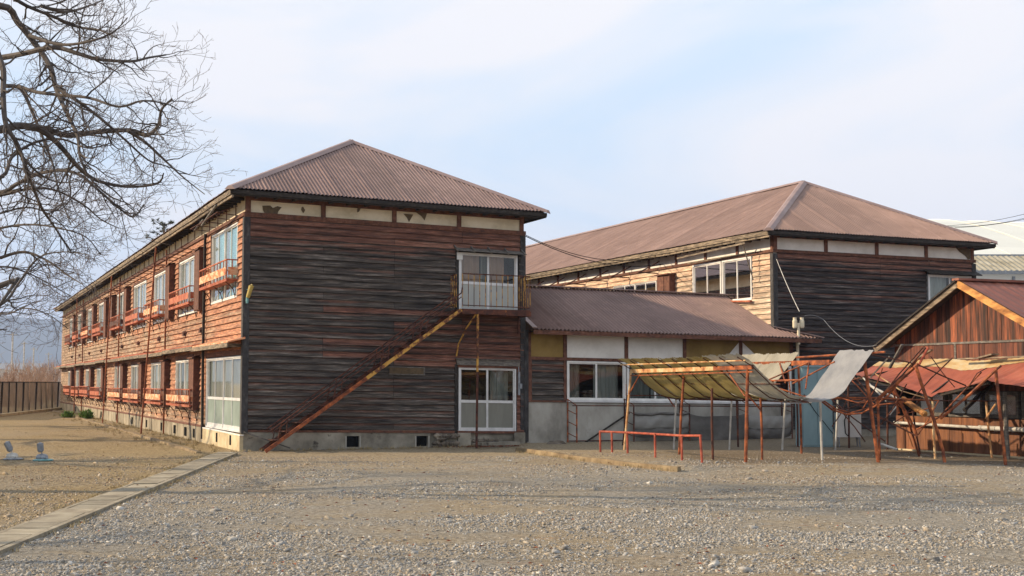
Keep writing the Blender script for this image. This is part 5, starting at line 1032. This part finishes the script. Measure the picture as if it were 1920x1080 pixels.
# old lumber heap, flat stone, leaf litter
s = MB(); s.rock(L2W(7.9, -.75, .07), .26, .12, .09, 3); o = s.build('stone', M['stone']); tag(o, 'dark angular stone lying at the foot of the annex wall', 'stone')
s = MB(); rnd = random.Random(44)
for i in range(260):
    a, b = rnd.gauss(6.2, .55), -.62 + rnd.gauss(0, .16); p = L2W(a, b, .02 + rnd.random() * .02); an = rnd.random() * 6.28; w = .025 + rnd.random() * .02; dx, dy_ = math.cos(an) * w, math.sin(an) * w
    s.add([p + Vector((-dx, -dy_, 0)), p + Vector((dy_ * .6, -dx * .6, .012)), p + Vector((dx, dy_, .002)), p + Vector((-dy_ * .6, dx * .6, .014))], [(0, 1, 2, 3)], (rnd.random(), 0, 0))
for i in range(420):
    y = 9.5 + 20 * rnd.random() ** 1.2; x = rnd.uniform(-.4, .4) * y; w = .015 + rnd.random() * .02; an = rnd.random() * 6.28; dx, dy_ = math.cos(an) * w, math.sin(an) * w; p = Vector((x, y, .022))
    s.add([p + Vector((-dx, -dy_, 0)), p + Vector((dy_ * .6, -dx * .6, .012)), p + Vector((dx, dy_, .002)), p + Vector((-dy_ * .6, dx * .6, .014))], [(0, 1, 2, 3)], (rnd.random(), 0, 0))
tag(s.build('leaf_litter', M['litter']), 'scattered dry red brown leaves on the ground', 'leaves', kind='stuff')
s = MB(); rnd = random.Random(91)
def tuft(x, y, z, h, n):
    for k in range(n):
        a = rnd.random() * 6.28; l = h * rnd.uniform(.5, 1.1); d = Vector((math.cos(a) * .55, math.sin(a) * .55, rnd.uniform(.5, 1))).normalized(); b = Vector((x + rnd.gauss(0, .03), y + rnd.gauss(0, .03), z)); w = Vector((-math.sin(a), math.cos(a), 0)) * .006; s.add([b - w, b + w, b + d * l], [(0, 1, 2)], (rnd.random(), 0, 0))
for k in range(90): a = rnd.uniform(-.2, 7); p = L2W(a, -.12 - rnd.random() * .25); tuft(p.x, p.y, 0, .10, 10)
for k in range(260): b = rnd.uniform(-.5, 48); p = L2W(-.15 - rnd.random() ** 2 * 1.6, b); tuft(p.x, p.y, 0, .13, 10)
for k in range(70): b = rnd.uniform(-10.3, -3); p = L2W(5.85 - .1 * rnd.random() + (.3 if rnd.random() < .4 else 0), b); tuft(p.x, p.y, 0, .08, 8)
for k in range(150): y = rnd.uniform(11, 30); sd = rnd.choice([-1, 1]); tuft(-4.84 - (y - 9) * .0795 + sd * (.31 + .1 * rnd.random()), y, 0, .06, 7)
for k in range(160): y = rnd.uniform(14, 48); x = -4.84 - (y - 9) * .0795 - .5 - rnd.random() * (y * .2); tuft(x, y, 0, .06, 7)
M['straw'] = pmat('dry_straw_grass', [(.3, (.20, .14, .06)), (.7, (.42, .33, .17))], 3, rough=.95, bump=0, vary=.3)
tag(s.build('dry_grass', M['straw']), 'thin tufts of dry straw grass along walls, kerbs and path', 'grass', kind='stuff')
# ground lamps
for i, (x, y, lab) in enumerate(((25, 861, 'left of two small grey floodlights on round bases on the gravel'), (81, 863, 'right of two small grey floodlights on round bases on the gravel'))):
    g0 = gnd(x, y); l = empty('ground_floodlight', g0); l.scale = (.85, .85, .85); tag(l, lab, 'floodlight', 'floodlights standing on the yard')
    s = MB(); s.lathe((0, 0, 0), [(.24, -.01), (.25, .015), (.2, .03), (.1, .035)], 18); s.build('base_plate', M['teal'] if i else M['lampgrey'], l)
    s = MB(); s.lathe((-.03, 0, .03), [(.14, 0), (.15, .05), (.12, .11), (.05, .13)], 14); s.tube([(-.03, 0, .14), (-.05, 0, .22)], .015, 6); s.tube([(.08, -.1, .06), (.14, -.14, .07)], .03, 8); s.build('housing', M['palepipe'] if not i else M['lampgrey'], l)
    s = MB(); tl = -.12 if not i else -.03; s.tube([(-.06, 0, .20), (-.06 + tl * .2, 0, .23), (-.06 + tl, 0, .42)], [.05, .075, .08], 12); s.tube([(-.06 + tl, 0, .42), (-.06 + tl * 1.1, 0, .44)], [.06, .02], 10)
    for q in range(5): z = .25 + .035 * q; s.tube([(-.06 + tl * (z - .2) / .22, 0, z), (-.06 + tl * (z - .19) / .22, 0, z + .008)], .088, 12)
    s.build('lamp_head', M['lampgrey'], l)
# green plants by the wall
for i, (x, y, r_, lab) in enumerate(((128, 783, .42, 'smaller green tuft growing by the far end of the long side wall'), (163, 785, .55, 'larger green tuft with pointed leaves by the long side wall'))):
    g0 = gnd(x, y); s = MB(); rnd = random.Random(i)
    for k in range(240):
        a = rnd.random() * 6.28; e = rnd.uniform(.3, 1.4); l = r_ * rnd.uniform(.6, 1.1); d = Vector((math.cos(a) * math.cos(e), math.sin(a) * math.cos(e), math.sin(e))); w = Vector((-math.sin(a), math.cos(a), 0)) * .025; b = Vector((rnd.gauss(0, .10), rnd.gauss(0, .1), 0)); m_ = b + d * l * .6; tp_ = b + d * l - Vector((0, 0, l * .18))
        s.add([b - w * .4, b + w * .4, m_ + w, tp_, m_ - w], [(0, 1, 2, 4), (2, 3, 4)], (rnd.random(), 0, 0))
    o = s.build('leafy_plant', M['leaf']); o.location = g0; tag(o, lab, 'plant', 'plants by the side wall')

# ------------------------------------------------------------------ wires
def wire(pts, r, label, sag=.3, mat='black', name='overhead_wire'):
    a, b = pts; s = MB(); P_ = [a.lerp(b, q / 12) - Vector((0, 0, sag * 4 * (q / 12) * (1 - q / 12))) for q in range(13)]; s.tube(P_, r, 4); tag(s.build(name, M[mat]), label, 'wire', 'overhead wires')
A1 = L2W(7.3, -.02, 5.50)
wire((A1, Wp(1262, 470, 45)), .010, 'upper thin wire strung between the two wooden buildings', .5)
wire((A1 + Vector((0, 0, -.03)), Wp(1245, 495, 44)), .012, 'lower thin wire strung between the two wooden buildings', .35)
wire((Wp(1456, 486, 37.8), Wp(1499, 584, 33.9)), .010, 'pale cable dropping from the rear wing corner to the mast', .05, 'palepipe', 'service_cable')
wire((Wp(1509, 592, 33.9), Wp(1545, 600, 33.9)), .005, 'short cable looping right from the mast', -.06, 'lampgrey', 'service_cable')
wire((Wp(1545, 600, 33.9), Wp(1644, 647, 30)), .005, 'thin cable sagging from the mast to the shed eave', .25, 'lampgrey', 'service_cable')
wire((Wp(1722, 424, 60), Wp(2000, 378, 55)), .009, 'topmost power line against the sky over the white hall', .3)
wire((Wp(1780, 425, 60), Wp(2000, 385, 55)), .009, 'middle power line crossing the white hall roof', .25)
wire((Wp(1790, 427, 60), Wp(2000, 392, 55)), .009, 'lowest power line crossing the white hall roof', .15)

# ------------------------------------------------------------------ white hall and grey roofed block, far right
hall = empty('white_hall', (40, 105, 0)); tag(hall, 'large white hall with a broad pale curved roof behind the rear wing', 'building')
s = MB(); vs = []; n = 18; x0h, x1h = 22, 95
for i in range(n + 1):
    t = i / n; y = 100 + 45 * t; z = 11.3 + 7.7 * math.sin(math.pi * min(1, t) * .5)
    for x in (x0h, 45, 60, 75, x1h): vs.append((x - 40, y - 105, z - .036 * (x - 31)))
s.add(vs, [(i * 5 + j, i * 5 + j + 1, i * 5 + 6 + j, i * 5 + 5 + j) for i in range(n) for j in range(4)]); s.c = [(random.random(), 0, 0) for _ in s.f]
for x in np.arange(x0h, x1h, 4.0):
    for i in range(n):
        t = i / n; t2 = (i + 1) / n; f = lambda t: Vector((x - 40, 100 + 45 * t - 105, 11.3 + 7.7 * math.sin(math.pi * t * .5) - .036 * (x - 31) + .05)); s.bar(f(t), f(t2), .15, .06)
s.build('roof', M['hallroof'], hall)
s = MB(); s.box(x0h - 40, x1h - 40, -4.6, -4.3, 0, 9.0); s.box(x0h - 40, x0h - 39.7, -4.3, 40, 0, 11.3); s.build('wall', M['hallwall'], hall)
s = MB()
for k in range(10): s.box(x0h - 38 + k * 6, x0h - 34 + k * 6, -4.72, -4.61, 7.4, 8.2)
s.split('window_band', M['lampgrey'], hall)
blk = empty('grey_roofed_block', (24, 62, 0)); tag(blk, 'low white walled building with mossy grey corrugated roof at the right edge', 'building')
s = MB(); x0k, x1k = -4.0, 24; corr(s, lambda q, t: Vector((q, -2.5 + t, 6.62 + .35 * t - .012 * q)), x0k, x1k, .26, .018, lambda q: 2.6, (0, -.3, .95), spp=6); s.build('roof', M['slate'], blk)
s = MB(); s.box(x0k, x1k, -2.2, 3, 0, 6.5); s.build('wall', M['hallwall'], blk)
s = MB()
for k in range(12): s.box(x0k + k * 2.2 + .3, x0k + k * 2.2 + .42, -2.26, -2.2, 0, 6.4)
s.box(x0k, x1k, -2.25, -2.201, 4.4, 4.5); s.split('wall_strip', M['lampgrey'], blk)
s = MB(); s.box(-3, 24, 4, 8, 6.5, 8.0); s.build('roof_plant_room', M['lampgrey'], blk)

# ------------------------------------------------------------------ bare trees
class Tree:
    def __init__(s, seed): s.r = random.Random(seed); s.big = MB(); s.tw = MB(); s.n = 0
    def rv(s, k): return Vector((s.r.gauss(0, k), s.r.gauss(0, k), s.r.gauss(0, k)))
    def grow(s, p, d, ln, r0, lvl, up=.02):
        nseg = {1: 9, 2: 6, 3: 4, 4: 3}[lvl]; pts = [p]; d = d.normalized(); st = ln / nseg; dirs = [d]
        for i in range(nseg):
            d = (d + s.rv(.17) + Vector((0, 0, up))).normalized(); p = p + d * st; pts.append(p); dirs.append(d)
        rs = [max(r0 * (1 - .72 * i / nseg), .0028) for i in range(nseg + 1)]
        (s.big if lvl <= 2 else s.tw).tube(pts, rs, {1: 6, 2: 5, 3: 3, 4: 3}[lvl], cap=False, col=(s.r.random(), 0, 0)); s.n += 1
        s.kids(pts, ln, rs, lvl)
    def kids(s, pts, ln, rs, lvl, start=.15):
        if lvl >= 4: return
        dens = {0: 2.7, 1: 4.3, 2: 5.2, 3: 6.5}[lvl]; n = max(2, int(ln * dens)); m = len(pts) - 1
        for k in range(n):
            f = start + (1 - start) * (k + s.r.random()) / n; x = min(f * m, m - 1e-4); i = int(x); p = pts[i].lerp(pts[i + 1], x - i); t = (pts[i + 1] - pts[i]).normalized()
            a = s.rv(1); a = (a - t * a.dot(t)).normalized(); ang = s.r.uniform(.45, 1.05); d = t * math.cos(ang) + a * math.sin(ang); r = rs[i] * .6
            l = {0: s.r.uniform(.5, 1.15), 1: s.r.uniform(.3, .8), 2: s.r.uniform(.18, .48), 3: s.r.uniform(.08, .24)}[lvl] * (1.15 - .5 * f)
            s.grow(p, d, l, min(r, {0: .017, 1: .009, 2: .0055, 3: .0036}[lvl]), lvl + 1, up=.05 if lvl else .02)
def smooth_line(P, sub=4):
    out = []; k = len(P) - 1
    for i in range(k):
        p0 = P[max(i - 1, 0)]; p1 = P[i]; p2 = P[i + 1]; p3 = P[min(i + 2, k)]
        for q in range(sub): f = q / sub; out.append(.5 * ((2 * p1) + (p2 - p0) * f + (2 * p0 - 5 * p1 + 4 * p2 - p3) * f * f + (3 * p1 - p0 - 3 * p2 + p3) * f ** 3))
    return out + [P[-1]]
TB = Vector((-12.2, 20.5, 0)); T = Tree(5)
tree = empty('bare_cherry_tree', TB); tag(tree, 'large leafless cherry tree whose branches reach in from the upper left', 'tree')
s = MB(); s.tube([TB + Vector(q) for q in ((0, 0, -.2), (.02, 0, .3), (.1, .05, 1.2), (.25, 0, 2.3), (.4, .1, 3.3))], [.52, .40, .34, .32, .30], 14); s.build('trunk', M['bark'], tree, off=TB)
fork = TB + Vector((.4, .1, 3.2))
zz = lambda x, y, Y: at(x * .5556, y * .5556, Y)
limbs = [
 (.115, 19.5, [(-260, 60), (0, 20), (60, 75), (120, 150), (170, 225), (190, 300), (230, 390), (262, 460), (270, 530), (300, 600)], 1.0),
 (.10, 20.5, [(-240, 230), (0, 195), (80, 180), (180, 160), (260, 180), (330, 200), (440, 207), (500, 195), (560, 185)], .55),
 (.13, 21, [(-260, 480), (0, 437), (60, 425), (150, 435), (230, 457), (330, 445), (440, 440), (500, 455), (535, 420), (545, 370), (580, 335)], .8),
 (.05, 21, [(430, 441), (490, 480), (560, 545), (620, 600), (690, 655)], .9),
 (.09, 19, [(-120, 60), (0, 200), (10, 320), (20, 420), (60, 490), (100, 600), (140, 700), (180, 760), (240, 850)], .9),
 (.085, 20, [(90, 428), (140, 440), (200, 490), (270, 570), (330, 610), (430, 630), (530, 620), (552, 585)], .9),
 (.08, 22, [(-220, 680), (0, 650), (50, 625), (120, 590), (200, 575), (270, 590), (330, 640), (400, 700), (450, 732), (485, 690)], .8),
 (.06, 22.5, [(-220, 700), (0, 660), (80, 640), (180, 640), (280, 690), (340, 740), (400, 770)], .8),
 (.07, 18, [(-200, -80), (0, -30), (90, 20), (190, 60), (260, 90), (330, 100), (400, 130)], .8),
 (.05, 19, [(60, 290), (120, 310), (200, 320), (300, 330), (400, 360), (480, 340), (560, 350), (600, 370)], .9),
 (.045, 20, [(195, 300), (260, 340), (340, 400), (420, 470), (500, 540), (560, 560), (640, 590)], .9),
 (.06, 23, [(-200, 1100), (0, 1030), (60, 960), (110, 890), (150, 860), (220, 850), (300, 860)], .8),
 (.05, 22, [(-200, 820), (0, 770), (100, 758), (200, 770), (290, 800), (340, 860)], .8),
 (.07, 21, [(-200, 640), (0, 600), (40, 530), (120, 480), (210, 470), (300, 500), (380, 480)], .8),
 (.06, 21, [(20, 290), (70, 300), (110, 380), (150, 480), (180, 560), (200, 650), (240, 760)], .9),
 (.045, 18.5, [(100, 120), (200, 150), (300, 140), (380, 110), (430, 60)], .9),
 (.045, 18.5, [(140, 20), (220, 40), (300, 20), (370, -10)], .9),
 (.05, 21.5, [(0, 870), (80, 850), (160, 880), (230, 930), (280, 960)], .9),
 (.05, 20.5, [(60, 940), (20, 1000), (-20, 1060), (-60, 1150)], .7),
 (.05, 24, [(-200, 930), (0, 900), (90, 920), (170, 960), (240, 1000)], 1.0),
 (.045, 25, [(-200, 1010), (0, 1060), (80, 1040), (160, 1060), (230, 1110)], 1.0),
 (.045, 23.5, [(-150, 760), (0, 720), (90, 700), (160, 720), (220, 770), (260, 840)], .9),
]
for k, (r0, Y, pl_pts, dens) in enumerate(limbs):
    P_ = []; n = len(pl_pts)
    for i, (x, y) in enumerate(pl_pts): P_.append(zz(x, y, Y + 1.1 * math.sin(k * 2.3 + i * .55)))
    if pl_pts[0][0] < -100: P_ = [fork.lerp(P_[0], 0), fork.lerp(P_[0], .5) + Vector((0, 0, .3))] + P_
    P_ = smooth_line(P_, 4); m_ = len(P_); ln = sum((P_[i + 1] - P_[i]).length for i in range(m_ - 1))
    rs = [max(r0 * .62 * (1 - .80 * i / (m_ - 1)), .008) for i in range(m_)]; T.big.tube(P_, rs, 7, cap=True)
    T.kids(P_, ln * dens, rs, 0, start=.35 if pl_pts[0][0] < -100 else .05)
s = T.big.build('branches', M['bark'], tree, off=TB); T.tw.build('twigs', M['twig'], tree, off=TB)
# stub of a sawn limb
s = MB(); s.tube([zz(-60, 985, 21), zz(0, 965, 21), zz(50, 945, 21)], [.055, .05, .035], 9); s.build('sawn_limb', M['bark'], tree, off=TB)

def bare_tree(seed, h, spread, name, label, loc, tmat='bark', wmat='twig', twr=1.0, group=None):
    T = Tree(seed); o = empty(name, loc); tag(o, label, 'tree', group); r = T.r
    pts = [Vector((0, 0, -.2)), Vector((.05, 0, h * .15)), Vector((.1, .08, h * .3)), Vector((.05, .1, h * .45))]; s = MB(); s.tube(pts, [.045 * h, .033 * h, .028 * h, .022 * h], 9); s.build('trunk', M[tmat], o)
    for k in range(9):
        a = 2 * math.pi * k / 9 + r.random() * .5; d = Vector((math.cos(a), math.sin(a), r.uniform(.35, 1.2))).normalized(); p = pts[2].lerp(pts[3], r.random()); P_ = [p]
        for i in range(7): d = (d + T.rv(.18) + Vector((0, 0, .02))).normalized(); P_.append(P_[-1] + d * spread / 7)
        rs = [max(.013 * h * (1 - .85 * i / 7), .01) for i in range(8)]; T.big.tube(P_, rs, 6, cap=False); T.kids(P_, spread, rs, 0, start=.2)
    T.big.build('branches', M[tmat], o); T.tw.build('twigs', M[wmat], o); return o
def copy_tree(o, loc, rz, sc, label):
    r = o.copy(); C.objects.link(r); r.location = loc; r.rotation_euler = (0, 0, rz); r.scale = (sc, sc, sc); r['label'] = label
    for ch in [c for c in bpy.data.objects if c.parent == o]: c = ch.copy(); C.objects.link(c); c.parent = r
    return r
proto = bare_tree(21, 9.0, 4.6, 'bare_cherry_tree', 'leafless cherry tree outside the left edge, second from the house', (-16.8, 28.5, 0), group='bare trees along the left of the yard'); 
copy_tree(proto, (-19.0, 38.5, 0), 1.9, 1.05, 'leafless cherry tree beyond the big one, its twigs low over the fence'); copy_tree(proto, (-15.0, 12.5, 0), 4.0, .95, 'leafless cherry tree nearest the camera on the left, shading the gravel'); copy_tree(proto, (-22.8, 50, 0), 3.0, 1.0, 'leafless cherry tree farthest down the yard near the fence')
for q in [c for c in bpy.data.objects if c.parent == tree]: pass

# brushwood beyond the fence: individually grown bare shrubs
def shrub(seed, h):
    T = Tree(seed); s = MB(); r = T.r
    for k in range(16):
        a = r.random() * 6.28; d = Vector((math.cos(a) * .45, math.sin(a) * .45, 1)).normalized(); p = Vector((r.gauss(0, .5), r.gauss(0, .5), 0)); pts = [p]
        for i in range(6): d = (d + T.rv(.12) + Vector((0, 0, .03))).normalized(); pts.append(pts[-1] + d * h * r.uniform(.12, .18))
        rs = [.035 * (1 - .8 * i / 6) + .008 for i in range(7)]; s.tube(pts, rs, 4, cap=False, col=(r.random(), 0, 0))
        for q in range(26):
            f = r.random() * 5.9; i = int(f); b = pts[i].lerp(pts[i + 1], f - i); e = (d + T.rv(.5)).normalized(); l = r.uniform(.4, 1.3); s.tube([b, b + e * l * .5 + T.rv(.05), b + (e + T.rv(.2)) * l], [.014, .01, .007], 3, cap=False, col=(r.random(), 0, 0))
    return s
sh = [shrub(i, 4.6).build('bare_shrub', M['brush']) for i in (1, 2)]; rnd = random.Random(77); used = [False, False]
places = ['at the left edge', 'beside the tall net poles', 'in the middle', 'near the house', 'right beside the house end']
for k in range(18):
    i = k % 2; o = sh[i] if not used[i] else sh[i].copy()
    if used[i]: C.objects.link(o)
    used[i] = True; Y = rnd.uniform(86, 150); px = -30 + 150 * ((k * .618) % 1); x = (px - 960) / FPX * Y
    o.location = (x, Y, -.2); o.rotation_euler = (0, 0, rnd.random() * 6.28); sc = rnd.uniform(.55, .85) * (1 if Y < 110 else 1.2); o.scale = (sc, sc, sc * .95)
    tag(o, 'leafless reddish brush bush in the thicket beyond the fence', 'bush', 'reddish bare bushes beyond the fence')
# fence
f0 = Vector((-23.9, 58.5, 0)); f1 = Vector((-28.4, 84.5, 0)); fd_ = (f1 - f0).normalized(); n = 14; fl_ = (f1 - f0).length / n
fen = empty('yard_fence', f0); tag(fen, 'dark brown panelled boundary fence at the far left of the yard', 'fence')
for k in range(n + 1):
    p = fd_ * fl_ * k; s = MB(); s.bar(p + Vector((0, 0, -.1)), p + Vector((random.uniform(-.12, .12), 0, 1.68)), .08, .08); s.build('post', M['darkwood'], fen)
for k in range(n):
    s = MB(); a = fd_ * (fl_ * k + .06); b = fd_ * (fl_ * (k + 1) - .06); u = Vector((0, 0, 1)); s.add([a + u * .04, b + u * .04, b + u * 1.64, a + u * 1.64], [(0, 1, 2, 3)], (random.random(), 0, 0)); s.build('panel', M['fmesh'], fen)
s = MB(); s.bar(Vector((0, 0, 1.66)), fd_ * fl_ * n + Vector((0, 0, 1.66)), .06, .05); s.build('rail', M['darkwood'], fen)
s = MB(); s.bar(Vector((.3, 0, .05)), fd_ * fl_ * n + Vector((.3, 0, .05)), .3, .16); s.build('base', M['concrete_c'], fen)
# net poles and far houses
for k, (px, Y, h, lab) in enumerate(((24, 210, 9.5, 'leftmost tall grey net pole far behind the fence'), (46, 240, 9.0, 'second tall net pole from the left far behind the fence'), (64, 260, 8.5, 'tall net pole just right of the white far house'), (92, 260, 7.5, 'rightmost net pole next to the house end'))):
    x = (px - 960) / FPX * Y; o = MB(); o.tube([(0, 0, 0), (0, 0, h)], .14, 8); o.bar((-.6, 0, h - .3), (.6, 0, h - .3), .1, .1); o = o.build('net_pole', M['palepipe']); o.location = (x, Y, 0); tag(o, lab, 'pole', 'net poles far left')
for k, (px, Y, w, h, lab) in enumerate(((43, 300, 7, 4.6, 'small white far house in the gap behind the fence'), (8, 330, 10, 5.0, 'pale two storey far building at the left edge'), (74, 340, 9, 4.2, 'small far house with grey roof right of the white one'))):
    x = (px - 960) / FPX * Y; o = empty('far_house', (x, Y, 0)); tag(o, lab, 'house', 'far houses at left'); s = MB(); s.box(-w / 2, w / 2, 0, 8, 0, h); s.build('wall', M['hallwall'], o)
    s = MB(); s.add([(-w / 2 - .4, -.4, h), (w / 2 + .4, -.4, h), (w / 2 + .4, 8.4, h), (-w / 2 - .4, 8.4, h), (-w / 2 - .4, 4, h + 1.5), (w / 2 + .4, 4, h + 1.5)], [(0, 1, 5, 4), (2, 3, 4, 5), (0, 4, 3), (1, 2, 5), (0, 3, 2, 1)]); s.build('roof', M['lampgrey'], o)
    for q in range(int(w / 2.2)): s = MB(); s.box(-w / 2 + .7 + q * 2.2, -w / 2 + 1.9 + q * 2.2, -.03, 0, h - 1.9, h - .8); s.build('window', M['dark'], o)
# pine crown rising behind the roof
pine = empty('pine_tree', at(302, 718, 78)); pine.location.z = 0; tag(pine, 'dark pine top showing above the long roof behind the branches', 'tree')
s = MB(); s.tube([(0, 0, 0), (.1, 0, 6), (0, 0, 11.0)], [.28, .18, .05], 8); s.build('trunk', M['bark'], pine)
s = MB(); b2 = MB(); rnd = random.Random(5)
for k in range(34):
    z = rnd.uniform(7.0, 11.2); a = rnd.random() * 6.28; l = (11.6 - z) * .32 + rnd.uniform(.2, .6); e = Vector((math.cos(a) * l, math.sin(a) * l, z + rnd.uniform(-.1, .35))); b2.tube([(0, 0, z - .1), e], [.04, .015], 4, cap=False)
    for c_ in range(4):
        cc = Vector((0, 0, z)).lerp(e, rnd.uniform(.45, 1.05)) + Vector((rnd.gauss(0, .12), rnd.gauss(0, .12), rnd.gauss(0, .07))); br = rnd.random()
        for q in range(26):
            d = Vector((rnd.gauss(0, 1), rnd.gauss(0, 1), rnd.gauss(.35, .8))).normalized(); w = d.cross(Vector((rnd.random(), rnd.random(), rnd.random()))).normalized() * .022; l2 = rnd.uniform(.12, .26); s.add([cc - w, cc + w, cc + d * l2], [(0, 1, 2)], (br, 0, 0))
s.build('crown', M['pine'], pine); b2.build('branches', M['bark'], pine)
# hills
s = MB(); n, m_ = 90, 14; vs = []
for j in range(m_ + 1):
    for i in range(n + 1):
        x = -3600 + 7200 * i / n; y = 3300 + 1800 * j / m_; t = j / m_; z = math.sin(math.pi * min(t * 1.25, 1) * .5) * (215 + 90 * mnoise.noise(Vector((x * .0014, 1, 0))) + 40 * mnoise.noise(Vector((x * .003, y * .002, 2))) + 10 * mnoise.noise(Vector((x * .01, y * .01, 2))))
        if x > 0: z *= max(0, 1 - x / 1500)
        vs.append((x, y, z - 3))
s.add(vs, [(j * (n + 1) + i, j * (n + 1) + i + 1, (j + 1) * (n + 1) + i + 1, (j + 1) * (n + 1) + i) for j in range(m_) for i in range(n)]); tag(s.build('hills', M['hills'], smooth=True), kind='structure')
# haze
hz = MB(); hz.box(-4500, 4500, -60, 5400, -4, 330); hm = bpy.data.materials.new('haze'); hm.use_nodes = True; t = hm.node_tree; t.nodes.clear(); ho = t.nodes.new('ShaderNodeOutputMaterial'); hv = t.nodes.new('ShaderNodeVolumePrincipled')
hv.inputs['Color'].default_value = (.54, .68, 1, 1); hv.inputs['Density'].default_value = .00021; t.links.new(hv.outputs[0], ho.inputs['Volume'])
HAZE = True
if HAZE: tag(hz.build('haze', hm), kind='stuff')
